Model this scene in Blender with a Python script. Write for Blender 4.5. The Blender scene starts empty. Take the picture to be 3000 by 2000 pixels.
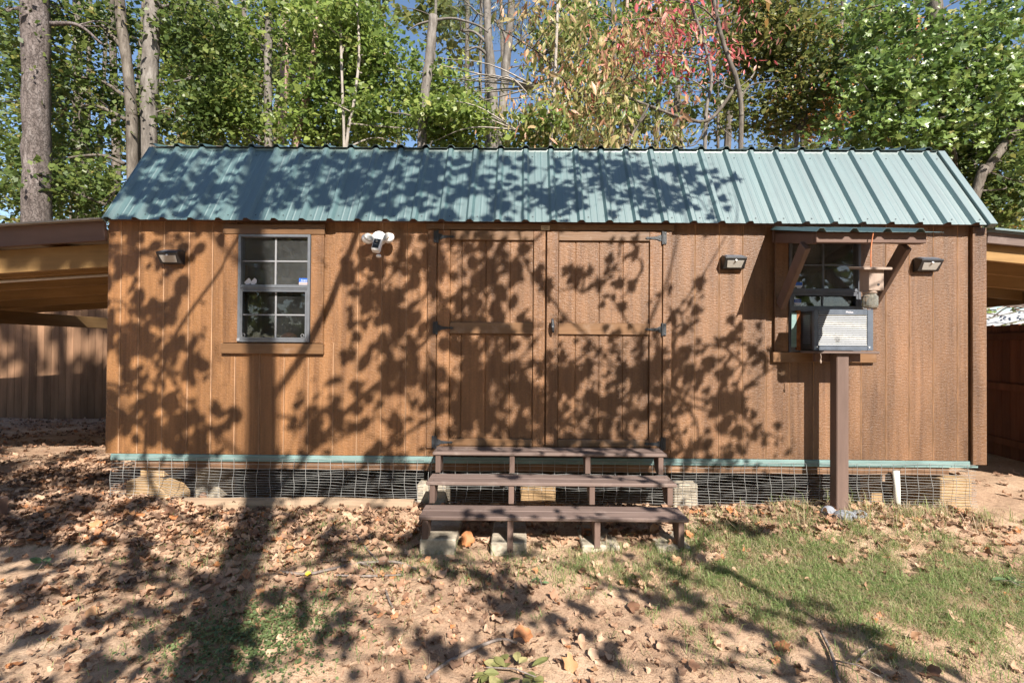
import bpy, bmesh, math, random
import numpy as np
from mathutils import Vector, Matrix, Euler
R = math.radians
random.seed(7); rng = np.random.default_rng(7)
scene = bpy.context.scene
COL = scene.collection

# ------------------------------------------------------------------ camera, sky, sun, exposure
cam_d = bpy.data.cameras.new('camera'); cam = bpy.data.objects.new('camera', cam_d); COL.objects.link(cam)
cam_d.sensor_width = 36; cam_d.lens = 1440 / 3000 * 36
cam_d.shift_x = -20 / 3000; cam_d.clip_start = .05; cam_d.clip_end = 600
yaw, pit, roll = R(.33), R(.55), R(.44)
f = Vector((-math.sin(yaw) * math.cos(pit), math.cos(yaw) * math.cos(pit), math.sin(pit)))
r0 = Vector((math.cos(yaw), math.sin(yaw), 0)); u0 = r0.cross(f)
rr = r0 * math.cos(roll) + u0 * math.sin(roll); uu = -r0 * math.sin(roll) + u0 * math.cos(roll)
M = Matrix((rr, uu, -f)).transposed().to_4x4(); M.translation = (0, -4.1, 1.45)
cam.matrix_world = M
scene.camera = cam

SUN_EL, SUN_AZ = R(37.6), R(21)       # sun behind the photographer, to the right
SUNV = np.array((math.sin(SUN_AZ) * math.cos(SUN_EL), -math.cos(SUN_AZ) * math.cos(SUN_EL), math.sin(SUN_EL)))
world = bpy.data.worlds.new('World'); scene.world = world; world.use_nodes = True
wn = world.node_tree.nodes; wl = world.node_tree.links
bg = wn['Background']; sky = wn.new('ShaderNodeTexSky'); sky.sky_type = 'NISHITA'; sky.sun_disc = False
sky.sun_elevation = SUN_EL; sky.sun_rotation = math.pi - SUN_AZ
sky.air_density = 1.0; sky.dust_density = .4; sky.ozone_density = 2.0
wl.new(sky.outputs[0], bg.inputs[0]); bg.inputs[1].default_value = .08
sun_d = bpy.data.lights.new('sun', 'SUN'); sun_d.energy = 5.0; sun_d.angle = R(.53); sun_d.color = (1, .94, .85)
sun = bpy.data.objects.new('sun', sun_d); COL.objects.link(sun)
sun.rotation_euler = Vector(-SUNV).to_track_quat('-Z', 'Y').to_euler(); sun.location = (2, -20, 20)
scene.view_settings.view_transform = 'Standard'; scene.view_settings.look = 'None'
scene.view_settings.exposure = 1.26; scene.view_settings.gamma = 1
try:
    scene.cycles.max_bounces = 5; scene.cycles.diffuse_bounces = 3; scene.cycles.glossy_bounces = 3; scene.cycles.transmission_bounces = 4; scene.cycles.transparent_max_bounces = 8; scene.cycles.adaptive_threshold = .02; scene.cycles.use_denoising = True
except Exception: pass

# ------------------------------------------------------------------ materials
def nodes(name):
    m = bpy.data.materials.new(name); m.use_nodes = True
    nt = m.node_tree; return m, nt, nt.nodes, nt.links, nt.nodes['Principled BSDF']
def ramp(N, stops):
    r = N.new('ShaderNodeValToRGB'); e = r.color_ramp.elements
    e[0].position, e[0].color = stops[0][0], (*stops[0][1], 1)
    e[1].position, e[1].color = stops[-1][0], (*stops[-1][1], 1)
    for p, c in stops[1:-1]:
        q = e.new(p); q.color = (*c, 1)
    return r
def noise(N, L, scale, detail=4, rough=.6, stretch=(1, 1, 1), coord='Object'):
    tc = N.new('ShaderNodeTexCoord'); mp = N.new('ShaderNodeMapping'); mp.inputs['Scale'].default_value = stretch
    L.new(tc.outputs[coord], mp.inputs[0])
    n = N.new('ShaderNodeTexNoise'); n.inputs['Scale'].default_value = scale; n.inputs['Detail'].default_value = detail; n.inputs['Roughness'].default_value = rough
    L.new(mp.outputs[0], n.inputs['Vector']); return n
def mixc(N, L, fac, a, b, mode='MIX'):
    m = N.new('ShaderNodeMix'); m.data_type = 'RGBA'; m.blend_type = mode
    for s, v in ((m.inputs[0], fac), (m.inputs[6], a), (m.inputs[7], b)):
        if hasattr(v, 'is_output'): L.new(v, s)
        elif isinstance(v, tuple): s.default_value = (*v, 1)
        else: s.default_value = v
    return m.outputs[2]
def bump(N, L, b, h, strength, dist=.01, prev=None):
    bp = N.new('ShaderNodeBump'); bp.inputs['Strength'].default_value = strength; bp.inputs['Distance'].default_value = dist
    L.new(h, bp.inputs['Height'])
    if prev: L.new(prev, bp.inputs['Normal'])
    L.new(bp.outputs[0], b.inputs['Normal']); return bp.outputs[0]
def plain(name, col, rough=.5, metal=0, spec=.5, var=.25, scale=30, bmp=0, stretch=(1, 1, 1)):
    m, nt, N, L, b = nodes(name)
    n = noise(N, L, scale, 5, .6, stretch)
    r = ramp(N, [(.3, tuple(c * (1 - var) for c in col)), (.7, tuple(min(1, c * (1 + var)) for c in col))])
    L.new(n.outputs[0], r.inputs[0]); L.new(r.outputs[0], b.inputs['Base Color'])
    b.inputs['Roughness'].default_value = rough; b.inputs['Metallic'].default_value = metal; b.inputs['Specular IOR Level'].default_value = spec
    if bmp: bump(N, L, b, n.outputs[0], bmp)
    return m
def wood(name, c_dark, c_light, stretch, rough=.55, spec=.35, bmp=.35, rnd=.25, emboss=False, wear_glare=None):
    m, nt, N, L, b = nodes(name)
    grain = noise(N, L, 9, 7, .65, stretch)
    r = ramp(N, [(.28, c_dark), (.72, c_light)]); L.new(grain.outputs[0], r.inputs[0])
    big = noise(N, L, 1.3, 4, .6, (1, 1, .6))
    oi = N.new('ShaderNodeObjectInfo')
    mr = N.new('ShaderNodeMapRange'); mr.inputs[3].default_value = 1 - rnd; mr.inputs[4].default_value = 1 + rnd
    L.new(oi.outputs['Random'], mr.inputs[0])
    mr2 = N.new('ShaderNodeMapRange'); mr2.inputs[1].default_value = .3; mr2.inputs[2].default_value = .7; mr2.inputs[3].default_value = .82; mr2.inputs[4].default_value = 1.18
    L.new(big.outputs[0], mr2.inputs[0])
    mu = N.new('ShaderNodeMath'); mu.operation = 'MULTIPLY'; L.new(mr.outputs[0], mu.inputs[0]); L.new(mr2.outputs[0], mu.inputs[1])
    comb = N.new('ShaderNodeCombineColor')
    for i in range(3): L.new(mu.outputs[0], comb.inputs[i])
    col = mixc(N, L, 1.0, r.outputs[0], comb.outputs[0], 'MULTIPLY')
    if emboss:
        bnd = noise(N, L, 6, 5, .7, (3.2, 1, .10)); br_ = ramp(N, [(.36, (.66, .63, .62)), (.52, (1, 1, 1)), (.70, (1.12, 1.10, 1.07))]); L.new(bnd.outputs[0], br_.inputs[0])
        col = mixc(N, L, .85, col, br_.outputs[0], 'MULTIPLY')
        gr = noise(N, L, 55, 4, .7, (1, 1, 2.2)); gq = ramp(N, [(.34, (.72, .70, .68)), (.5, (1, 1, 1)), (.68, (1.25, 1.22, 1.2))]); L.new(gr.outputs[0], gq.inputs[0])
        col = mixc(N, L, .6, col, gq.outputs[0], 'MULTIPLY')
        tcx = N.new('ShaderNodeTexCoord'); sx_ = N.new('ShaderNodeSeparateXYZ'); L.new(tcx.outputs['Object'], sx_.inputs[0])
        fx = N.new('ShaderNodeMapRange'); fx.inputs[1].default_value = -3.5; fx.inputs[2].default_value = 2.0; L.new(sx_.outputs[0], fx.inputs[0])   # more orange stain left, faded right; left also painted brighter to offset tree shade
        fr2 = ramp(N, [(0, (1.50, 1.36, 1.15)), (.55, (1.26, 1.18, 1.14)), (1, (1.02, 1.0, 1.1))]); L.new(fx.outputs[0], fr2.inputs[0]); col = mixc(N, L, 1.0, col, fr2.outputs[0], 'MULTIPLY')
        stn = noise(N, L, 2.6, 8, .72, (1, 1, .5)); sn = ramp(N, [(.33, (.70, .66, .64)), (.48, (1, 1, 1)), (.72, (1.14, 1.08, 1.04))]); L.new(stn.outputs[0], sn.inputs[0])
        col = mixc(N, L, .9, col, sn.outputs[0], 'MULTIPLY')
    if wear_glare:
        w = noise(N, L, 5, 6, .7, (1, 1, 1)); wr = ramp(N, [(.55, (0, 0, 0)), (.75, (1, 1, 1))]); L.new(w.outputs[0], wr.inputs[0])
        wm = N.new('ShaderNodeMath'); wm.operation = 'MULTIPLY'; wm.inputs[1].default_value = .55; L.new(wr.outputs[0], wm.inputs[0])
        col = mixc(N, L, wm.outputs[0], col, wear_glare)
    L.new(col, b.inputs['Base Color'])
    b.inputs['Roughness'].default_value = rough; b.inputs['Specular IOR Level'].default_value = spec
    nb = bump(N, L, b, grain.outputs[0], bmp, .004)
    if emboss:   # pressed cedar texture of the siding panels: short cross ripples and pimples
        rip = noise(N, L, 30, 5, .65, (1.0, 1, 3.2)); fine = noise(N, L, 150, 3, .6, (1, 1, 1))
        s = N.new('ShaderNodeMath'); s.operation = 'ADD'; L.new(rip.outputs[0], s.inputs[0])
        f2 = N.new('ShaderNodeMath'); f2.operation = 'MULTIPLY'; f2.inputs[1].default_value = .35; L.new(fine.outputs[0], f2.inputs[0]); L.new(f2.outputs[0], s.inputs[1])
        bump(N, L, b, s.outputs[0], .75, .008, nb)
        rv = N.new('ShaderNodeMapRange'); rv.inputs[1].default_value = .35; rv.inputs[2].default_value = .65; rv.inputs[3].default_value = .30; rv.inputs[4].default_value = .62
        L.new(rip.outputs[0], rv.inputs[0]); L.new(rv.outputs[0], b.inputs['Roughness'])
    return m
def leafmat(name, stops, trans=.35, rough=.42, spec=.4, src='attr'):
    m, nt, N, L, b = nodes(name)
    if src == 'attr':
        a = N.new('ShaderNodeAttribute'); a.attribute_name = 'tint'; fac = a.outputs['Fac']
    else:
        fac = N.new('ShaderNodeObjectInfo').outputs['Random']
    r = ramp(N, stops); L.new(fac, r.inputs[0])
    n = noise(N, L, 40, 3); hv = mixc(N, L, .35, r.outputs[0], n.outputs[0], 'OVERLAY')
    L.new(hv, b.inputs['Base Color']); b.inputs['Roughness'].default_value = rough; b.inputs['Specular IOR Level'].default_value = spec
    if trans:
        t = N.new('ShaderNodeBsdfTranslucent'); L.new(hv, t.inputs[0])
        mx = N.new('ShaderNodeMixShader'); mx.inputs[0].default_value = trans
        L.new(b.outputs[0], mx.inputs[1]); L.new(t.outputs[0], mx.inputs[2]); L.new(mx.outputs[0], N['Material Output'].inputs[0])
    return m
def bark(name, c1, c2, c3, scale=10, plates=False):
    m, nt, N, L, b = nodes(name)
    n = noise(N, L, scale, 7, .7, (1, 1, .25)); r = ramp(N, [(.3, c1), (.5, c2), (.72, c3)])
    patch = noise(N, L, 1.6, 4, .6, (1, 1, .5)); pr = ramp(N, [(.45, (1, 1, 1)), (.62, (.72, .72, .70))]); L.new(patch.outputs[0], pr.inputs[0])
    if plates:
        tc = N.new('ShaderNodeTexCoord'); mp = N.new('ShaderNodeMapping'); mp.inputs['Scale'].default_value = (1, 1, .55); L.new(tc.outputs['Object'], mp.inputs[0])
        wv = noise(N, L, 6, 4); mv = mixc(N, L, .22, mp.outputs[0], wv.outputs[1])
        v = N.new('ShaderNodeTexVoronoi'); v.feature = 'DISTANCE_TO_EDGE'; v.inputs['Scale'].default_value = 17; L.new(mv, v.inputs['Vector'])
        vr = ramp(N, [(.0, (.35, .35, .35)), (.10, (1, 1, 1))]); L.new(v.outputs[0], vr.inputs[0])
        L.new(n.outputs[0], r.inputs[0]); c = mixc(N, L, vr.outputs[0], tuple(x * .55 for x in c1), r.outputs[0])
        c = mixc(N, L, .8, c, pr.outputs[0], 'MULTIPLY'); L.new(c, b.inputs['Base Color'])
        a = bump(N, L, b, vr.outputs[0], .6, .03); bump(N, L, b, n.outputs[0], .5, .02, a)
    else:
        L.new(n.outputs[0], r.inputs[0]); c = mixc(N, L, .8, r.outputs[0], pr.outputs[0], 'MULTIPLY'); L.new(c, b.inputs['Base Color'])
        bump(N, L, b, n.outputs[0], .8, .03)
    b.inputs['Roughness'].default_value = .85; b.inputs['Specular IOR Level'].default_value = .2
    return m
def glass(name, dust):
    m, nt, N, L, b = nodes(name)
    N.remove(b); t = N.new('ShaderNodeBsdfTransparent'); g = N.new('ShaderNodeBsdfGlossy'); g.inputs['Roughness'].default_value = .02
    d = N.new('ShaderNodeBsdfDiffuse'); d.inputs[0].default_value = (.42, .43, .42, 1)
    fr = N.new('ShaderNodeFresnel'); fr.inputs[0].default_value = 1.5
    nz = noise(N, L, 3, 6, .7); sp = noise(N, L, 120, 2, .5)
    mr = N.new('ShaderNodeMapRange'); mr.inputs[1].default_value = .35; mr.inputs[2].default_value = .75; mr.inputs[3].default_value = dust * .4; mr.inputs[4].default_value = dust * 1.6
    L.new(nz.outputs[0], mr.inputs[0])
    sr = ramp(N, [(.68, (0, 0, 0)), (.76, (.3, .3, .3))]); L.new(sp.outputs[0], sr.inputs[0])
    ad = N.new('ShaderNodeMath'); ad.operation = 'ADD'; L.new(mr.outputs[0], ad.inputs[0]); L.new(sr.outputs[0], ad.inputs[1])
    m1 = N.new('ShaderNodeMixShader'); L.new(ad.outputs[0], m1.inputs[0]); L.new(t.outputs[0], m1.inputs[1]); L.new(d.outputs[0], m1.inputs[2])
    m2 = N.new('ShaderNodeMixShader'); L.new(fr.outputs[0], m2.inputs[0]); L.new(m1.outputs[0], m2.inputs[1]); L.new(g.outputs[0], m2.inputs[2])
    L.new(m2.outputs[0], N['Material Output'].inputs[0]); return m

MT = {}
MT['siding'] = wood('siding_stain', (.102, .052, .0215), (.198, .105, .048), (1, 1, .09), .5, .45, .3, .12, True)
MT['trim'] = wood('trim_stain', (.098, .050, .021), (.190, .100, .046), (1, 1, .1), .5, .45, .45, .12, True)
MT['trimh'] = wood('trim_stain_across', (.098, .049, .021), (.192, .102, .049), (.1, 1, 1.6), .36, .6, .8, .12, False, (.30, .22, .17))  # pale weathering on rails and sills, kept as painted sun glare on the grain
MT['brown'] = wood('brown_paint', (.085, .048, .036), (.15, .088, .066), (.12, 1, 1), .6, .35, .4, .12)
MT['brownv'] = wood('brown_paint_upright', (.095, .06, .048), (.165, .108, .087), (1, 1, .12), .6, .35, .4, .12)
MT['tread'] = wood('tread_stain', (.085, .058, .050), (.205, .148, .126), (.08, 1, 1), .6, .3, .7, .15, False, (.29, .235, .205))
MT['pine'] = wood('raw_pine', (.20, .115, .042), (.32, .19, .075), (.10, 1, 1.4), .65, .25, .35, .18)
MT['piney'] = wood('raw_pine_deep', (.13, .075, .03), (.22, .135, .06), (1, .10, 1.4), .65, .25, .35, .18)
MT['block'] = wood('cut_timber', (.30, .19, .095), (.46, .31, .17), (1, .2, 1), .75, .2, .5, .1)
MT['timber'] = wood('weathered_timber', (.18, .125, .085), (.32, .23, .155), (.1, 1, 1), .85, .15, .7, .1)
MT['fence'] = wood('fence_board', (.13, .072, .041), (.25, .142, .083), (1, 1, .1), .8, .2, .5, .3)
MT['fencer'] = wood('fence_board_red', (.10, .032, .015), (.19, .068, .035), (1, 1, .1), .75, .2, .5, .3)
MT['worn'] = plain('worn_groove_edge', (.34, .20, .115), .6, 0, .4, .35, 14, 0, (1, 1, .3))
MT['concrete'] = plain('concrete', (.36, .31, .24), .9, 0, .2, .25, 40, .4)
MT['grn'] = plain('green_board_paint', (.155, .235, .225), .55, 0, .4, .3, 12, .15, (.2, 1, 1))
def roofmat():
    m, nt, N, L, b = nodes('green_roof_metal')
    n = noise(N, L, 2.2, 5, .65, (1, .35, .35)); r = ramp(N, [(.3, (.021, .066, .066)), (.7, (.036, .090, .091))]); L.new(n.outputs[0], r.inputs[0])
    s = noise(N, L, 90, 3, .6); sr = ramp(N, [(.66, (0, 0, 0)), (.80, (.5, .5, .5))]); L.new(s.outputs[0], sr.inputs[0])
    st_ = noise(N, L, 5, 6, .7, (4, .25, .25)); sq = ramp(N, [(.35, (.70, .72, .72)), (.55, (1, 1, 1)), (.75, (1.2, 1.2, 1.2))]); L.new(st_.outputs[0], sq.inputs[0])
    c = mixc(N, L, sr.outputs[0], mixc(N, L, .8, r.outputs[0], sq.outputs[0], 'MULTIPLY'), (.36, .40, .37)); L.new(c, b.inputs['Base Color'])
    b.inputs['Roughness'].default_value = .5; b.inputs['Specular IOR Level'].default_value = 1.0; b.inputs['Metallic'].default_value = .0
    b.inputs['Coat Weight'].default_value = 1.0; b.inputs['Coat Roughness'].default_value = .55; b.inputs['Coat IOR'].default_value = 1.75
    bump(N, L, b, n.outputs[0], .22, .03); return m
MT['roof'] = roofmat()
MT['silver'] = plain('mill_aluminium', (.19, .20, .22), .42, .6, .5, .12, 25)
MT['white'] = plain('white_paint', (.21, .21, .22), .5, 0, .5, .06, 20)
MT['whitepl'] = plain('white_plastic', (.80, .80, .80), .38, 0, .5, .03, 8)
MT['lens'] = plain('frosted_lens', (.40, .38, .35), .3, 0, .5, .05, 12)
MT['black'] = plain('black_iron', (.022, .024, .028), .5, 0, .5, .4, 40, .15)
MT['blackpl'] = plain('black_plastic', (.018, .018, .020), .38, 0, .5, .2, 20)
MT['slate'] = plain('slate_plastic', (.075, .09, .115), .45, 0, .5, .2, 15)
MT['darkalu'] = plain('dull_window_metal', (.10, .105, .12), .5, .2, .4, .15, 20)
MT['fin'] = plain('grille_metal', (.36, .355, .345), .45, .3, .5, .2, 60)
MT['rust'] = plain('rusty_metal', (.20, .075, .028), .8, .1, .3, .5, 25, .3)
MT['copper'] = plain('rusty_wire', (.48, .17, .075), .5, .4, .5, .2, 20)
MT['wire'] = plain('galvanised_wire', (.33, .33, .32), .5, .4, .5, .2, 20)
MT['cedar'] = wood('weathered_cedar', (.21, .155, .125), (.34, .26, .21), (1, 1, .12), .75, .2, .4, .1)
MT['stone'] = plain('grey_stone', (.21, .22, .25), .8, 0, .3, .25, 9, .4)
MT['pvc'] = plain('white_pipe', (.68, .66, .60), .45, 0, .4, .08, 12)
MT['tin'] = plain('white_sheet_metal', (.42, .42, .42), .5, .1, .5, .1, 6)
MT['under'] = plain('zinc_underside', (.36, .31, .25), .5, .2, .5, .2, 6)
MT['blue'] = plain('blue_print', (.02, .10, .45), .5, 0, .4, .05, 20)
MT['pale'] = plain('pale_print', (.62, .60, .64), .5, 0, .4, .05, 20)
MT['red'] = plain('red_print', (.60, .16, .13), .5, 0, .4, .05, 20)
MT['ink'] = plain('dark_print', (.03, .03, .035), .6, 0, .3, .05, 20)
MT['cardtag'] = plain('tan_tag', (.50, .40, .28), .7, 0, .2, .15, 60)
MT['orange'] = plain('orange_glaze', (.60, .16, .06), .4, 0, .5, .2, 30)
MT['interior'] = plain('bare_interior', (.10, .07, .05), .9, 0, .2, .2, 6)
MT['stick'] = bark('stick_bark', (.13, .10, .085), (.24, .195, .17), (.36, .31, .28), 30)
MT['glass'] = glass('dusty_glass', .09); MT['screen'] = glass('window_screen_glass', .035); MT['jar'] = None
def jarmat():
    m, nt, N, L, b = nodes('jar_glass'); N.remove(b)
    t = N.new('ShaderNodeBsdfTransparent'); t.inputs[0].default_value = (.86, .88, .84, 1); g = N.new('ShaderNodeBsdfGlossy'); g.inputs['Roughness'].default_value = .06
    d = N.new('ShaderNodeBsdfDiffuse'); d.inputs[0].default_value = (.55, .52, .45, 1); fr = N.new('ShaderNodeFresnel'); fr.inputs[0].default_value = 1.5
    n = noise(N, L, 40, 3); mm = N.new('ShaderNodeMath'); mm.operation = 'MULTIPLY'; mm.inputs[1].default_value = .5; L.new(n.outputs[0], mm.inputs[0])
    a = N.new('ShaderNodeMixShader'); L.new(mm.outputs[0], a.inputs[0]); L.new(t.outputs[0], a.inputs[1]); L.new(d.outputs[0], a.inputs[2])
    c = N.new('ShaderNodeMixShader'); L.new(fr.outputs[0], c.inputs[0]); L.new(a.outputs[0], c.inputs[1]); L.new(g.outputs[0], c.inputs[2]); L.new(c.outputs[0], N['Material Output'].inputs[0]); return m
MT['jar'] = jarmat()
BK = dict(pine=bark('pine_bark', (.065, .05, .044), (.145, .118, .108), (.23, .198, .186), 12, True),
          grey=bark('grey_bark', (.07, .06, .052), (.155, .135, .118), (.26, .235, .21), 11),
          dark=bark('dark_bark', (.05, .04, .032), (.12, .10, .082), (.22, .19, .16), 12),
          pink=bark('pinkish_bark', (.17, .105, .085), (.34, .22, .18), (.48, .34, .28), 10),
          pale=bark('pale_bark', (.17, .145, .12), (.30, .26, .225), (.43, .385, .34), 18))
LF = dict(dark=leafmat('deep_green_leaf', [(0, (0.055, 0.088, 0.024)), (.5, (0.110, 0.159, 0.039)), (.85, (0.198, 0.236, 0.060)), (1, (0.340, 0.275, 0.082))], .5),
          bright=leafmat('bright_green_leaf', [(0, (0.094, 0.143, 0.033)), (.45, (0.181, 0.253, 0.053)), (.85, (0.296, 0.351, 0.088)), (1, (0.461, 0.428, 0.154))], .5),
          maple=leafmat('glossy_maple_leaf', [(0, (0.077, 0.131, 0.033)), (.5, (0.149, 0.225, 0.050)), (.9, (0.241, 0.308, 0.082)), (1, (0.373, 0.340, 0.121))], .38, .36, .6),
          olive=leafmat('olive_leaf', [(0, (0.066, 0.094, 0.027)), (.5, (0.149, 0.170, 0.044)), (.85, (0.241, 0.220, 0.066)), (1, (0.406, 0.220, 0.077))], .5),
          needle=leafmat('pine_needle', [(0, (0.033, 0.066, 0.027)), (.6, (0.077, 0.121, 0.044)), (1, (0.241, 0.198, 0.099))], .15),
          sour=leafmat('drooping_leaf', [(0, (0.143, 0.176, 0.050)), (.4, (0.296, 0.285, 0.099)), (.65, (0.483, 0.340, 0.176)), (.85, (0.527, 0.264, 0.176)), (1, (0.461, 0.110, 0.088))], .4),
          red=leafmat('crimson_leaf', [(0, (0.186, 0.186, 0.055)), (.12, (0.395, 0.220, 0.121)), (.28, (0.540, 0.241, 0.198)), (.5, (0.540, 0.110, 0.121)), (1, (0.418, 0.055, 0.060))], .4),
          orange=leafmat('orange_leaf', [(0, (0.220, 0.121, 0.033)), (.5, (0.461, 0.176, 0.055)), (1, (0.540, 0.264, 0.099))]))
MT['dry'] = leafmat('dry_leaf', [(0, (.17, .085, .05)), (.3, (.30, .165, .10)), (.55, (.42, .26, .165)), (.8, (.50, .34, .23)), (.93, (.40, .21, .10)), (1, (.33, .15, .07))], .12, .6, .3, 'obj')
MT['drymass'] = leafmat('dry_leaf_mass', [(0, (.12, .07, .045)), (.3, (.24, .14, .09)), (.6, (.38, .235, .15)), (.85, (.48, .32, .22)), (1, (.40, .16, .06))], .12, .6, .3)
MT['grass'] = leafmat('grass_blade', [(0, (.13, .21, .065)), (.35, (.26, .36, .12)), (.55, (.42, .42, .20)), (.75, (.50, .39, .26)), (1, (.54, .42, .30))], .5, .55, .3)
MT['clover'] = leafmat('clover_leaf', [(0, (.075, .115, .042)), (1, (.17, .215, .085))], .3)
MT['sprig'] = leafmat('fresh_fallen_leaf', [(0, (.15, .16, .055)), (.6, (.25, .24, .09)), (1, (.34, .30, .14))], .15, .4, .5, 'obj')
MT['rusty_leaf'] = plain('rusty_leaf', (.36, .15, .06), .6, 0, .3, .4, 60, .2)
MT['yellow'] = plain('yellow_leaf', (.62, .42, .05), .5, 0, .4, .2, 40)

# ------------------------------------------------------------------ mesh helpers
ORG = {}                                                     # world position of each thing's own origin
def origin(parent):
    while parent is not None and parent.name not in ORG: parent = parent.parent
    return ORG[parent.name] if parent is not None else Vector((0, 0, 0))
def tag(o, label=None, cat=None, group=None, kind=None):
    for k, v in (('label', label), ('category', cat), ('group', group), ('kind', kind)):
        if v: o[k] = v
    return o
def thing(name, label, cat, loc, group=None):
    o = bpy.data.objects.new(name, None); COL.objects.link(o); o.location = loc; ORG[o.name] = Vector(loc)
    o.empty_display_size = .1
    return tag(o, label, cat, group)
class MB:
    def __init__(s): s.v = []; s.f = []
    def box(s, x0, x1, y0, y1, z0, z1):
        k = len(s.v); s.v += [(x, y, z) for z in (z0, z1) for y in (y0, y1) for x in (x0, x1)]
        s.f += [tuple(k + i for i in q) for q in ((0, 2, 3, 1), (4, 5, 7, 6), (0, 1, 5, 4), (2, 6, 7, 3), (0, 4, 6, 2), (1, 3, 7, 5))]; return s
    def prism(s, pts, axis, a0, a1):                         # 2-D outline pulled along an axis
        k = len(s.v); n = len(pts)
        def mk(p, a): return {'x': (a, p[0], p[1]), 'y': (p[0], a, p[1]), 'z': (p[0], p[1], a)}[axis]
        s.v += [mk(p, a0) for p in pts] + [mk(p, a1) for p in pts]
        s.f += [tuple(range(k, k + n))[::-1], tuple(range(k + n, k + 2 * n))]
        s.f += [(k + i, k + (i + 1) % n, k + n + (i + 1) % n, k + n + i) for i in range(n)]; return s
    def tube(s, pts, rad, seg=8, cap=True, wob=0):
        P = [Vector(p) for p in pts]; n = len(P); k = len(s.v); up = Vector((.13, .31, .94)).normalized()
        for i, p in enumerate(P):
            t = (P[min(i + 1, n - 1)] - P[max(i - 1, 0)]).normalized()
            a = t.cross(up)
            if a.length < .1: a = t.cross(Vector((1, 0, 0)))
            a.normalize(); b = t.cross(a)
            q = rad[i] if isinstance(rad, (list, tuple)) else rad
            for j in range(seg):
                w = 2 * math.pi * j / seg; e = q * (1 + wob * random.uniform(-1, 1))
                s.v.append(tuple(p + a * math.cos(w) * e + b * math.sin(w) * e))
        for i in range(n - 1):
            for j in range(seg):
                j2 = (j + 1) % seg
                s.f.append((k + i * seg + j, k + i * seg + j2, k + (i + 1) * seg + j2, k + (i + 1) * seg + j))
        if cap: s.f += [tuple(k + j for j in range(seg))[::-1], tuple(k + (n - 1) * seg + j for j in range(seg))]
        return s
    def ball(s, c, rx, ry, rz, nu=12, nv=8, rot=None):
        pts = [(0, 0, 1)] + [(math.sin(math.pi * i / nv) * math.cos(2 * math.pi * j / nu), math.sin(math.pi * i / nv) * math.sin(2 * math.pi * j / nu), math.cos(math.pi * i / nv)) for i in range(1, nv) for j in range(nu)] + [(0, 0, -1)]
        k = len(s.v)
        for p in pts:
            q = Vector((p[0] * rx, p[1] * ry, p[2] * rz))
            if rot is not None: q = rot @ q
            s.v.append(tuple(q + Vector(c)))
        for j in range(nu): s.f.append((k, k + 1 + j, k + 1 + (j + 1) % nu))
        for i in range(nv - 2):
            for j in range(nu):
                a = k + 1 + i * nu + j; b = k + 1 + i * nu + (j + 1) % nu; s.f.append((a, a + nu, b + nu, b))
        e = k + len(pts) - 1; base = k + 1 + (nv - 2) * nu
        for j in range(nu): s.f.append((e, base + (j + 1) % nu, base + j))
        return s
    def build(s, name, mat, parent=None, bev=0, smooth=False, seg=1):
        o0 = origin(parent); me = bpy.data.meshes.new(name)
        me.from_pydata([(v[0] - o0.x, v[1] - o0.y, v[2] - o0.z) for v in s.v], [], s.f)
        bm = bmesh.new(); bm.from_mesh(me)
        bmesh.ops.recalc_face_normals(bm, faces=bm.faces)
        if bev: bmesh.ops.bevel(bm, geom=list(bm.edges), offset=bev, segments=seg, affect='EDGES', profile=.5, clamp_overlap=True)
        bm.to_mesh(me); bm.free()
        if smooth: me.polygons.foreach_set('use_smooth', [True] * len(me.polygons))
        if mat is not None: me.materials.append(mat)
        o = bpy.data.objects.new(name, me); COL.objects.link(o); o.parent = parent
        return o
def box(name, x0, x1, y0, y1, z0, z1, mat, parent=None, bev=.003): return MB().box(x0, x1, y0, y1, z0, z1).build(name, MT[mat], parent, bev)
def beam(name, a, b, w, h, mat, parent, up=(0, 0, 1), bev=.004):    # straight timber from a to b, w across, h deep
    a, b = Vector(a), Vector(b); t = (b - a).normalized(); s = t.cross(Vector(up)).normalized(); u = s.cross(t)
    m = MB(); m.v = [tuple(p + s * (i * w / 2) + u * (j * h / 2)) for p in (a, b) for i, j in ((-1, -1), (1, -1), (1, 1), (-1, 1))]
    m.f = [(3, 2, 1, 0), (4, 5, 6, 7), (0, 1, 5, 4), (1, 2, 6, 5), (2, 3, 7, 6), (3, 0, 4, 7)]
    return m.build(name, MT[mat], parent, bev)
def smooth_path(pts, n=6):
    P = [Vector(p) for p in pts]; P = [P[0] * 2 - P[1]] + P + [P[-1] * 2 - P[-2]]; out = []
    for i in range(1, len(P) - 2):
        for k in range(n):
            t = k / n; a, b, c, d = P[i - 1:i + 3]
            out.append(.5 * ((2 * b) + (c - a) * t + (2 * a - 5 * b + 4 * c - d) * t * t + (3 * b - a - 3 * c + d) * t ** 3))
    return out + [P[-2]]
def text(body, size, loc, mat, parent, name='lettering', rot=(R(90), 0, 0), sx=1):
    c = bpy.data.curves.new(name, 'FONT'); c.body = body; c.size = size; c.align_x = 'CENTER'; c.align_y = 'CENTER'; c.materials.append(MT[mat])
    tmp = bpy.data.objects.new(name, c); me = bpy.data.meshes.new_from_object(tmp); bpy.data.objects.remove(tmp); me.materials.clear(); me.materials.append(MT[mat])
    o = bpy.data.objects.new(name, me); COL.objects.link(o); o.parent = parent; o.location = Vector(loc) - origin(parent); o.rotation_euler = rot; o.scale = (sx, 1, 1); return o
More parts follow.
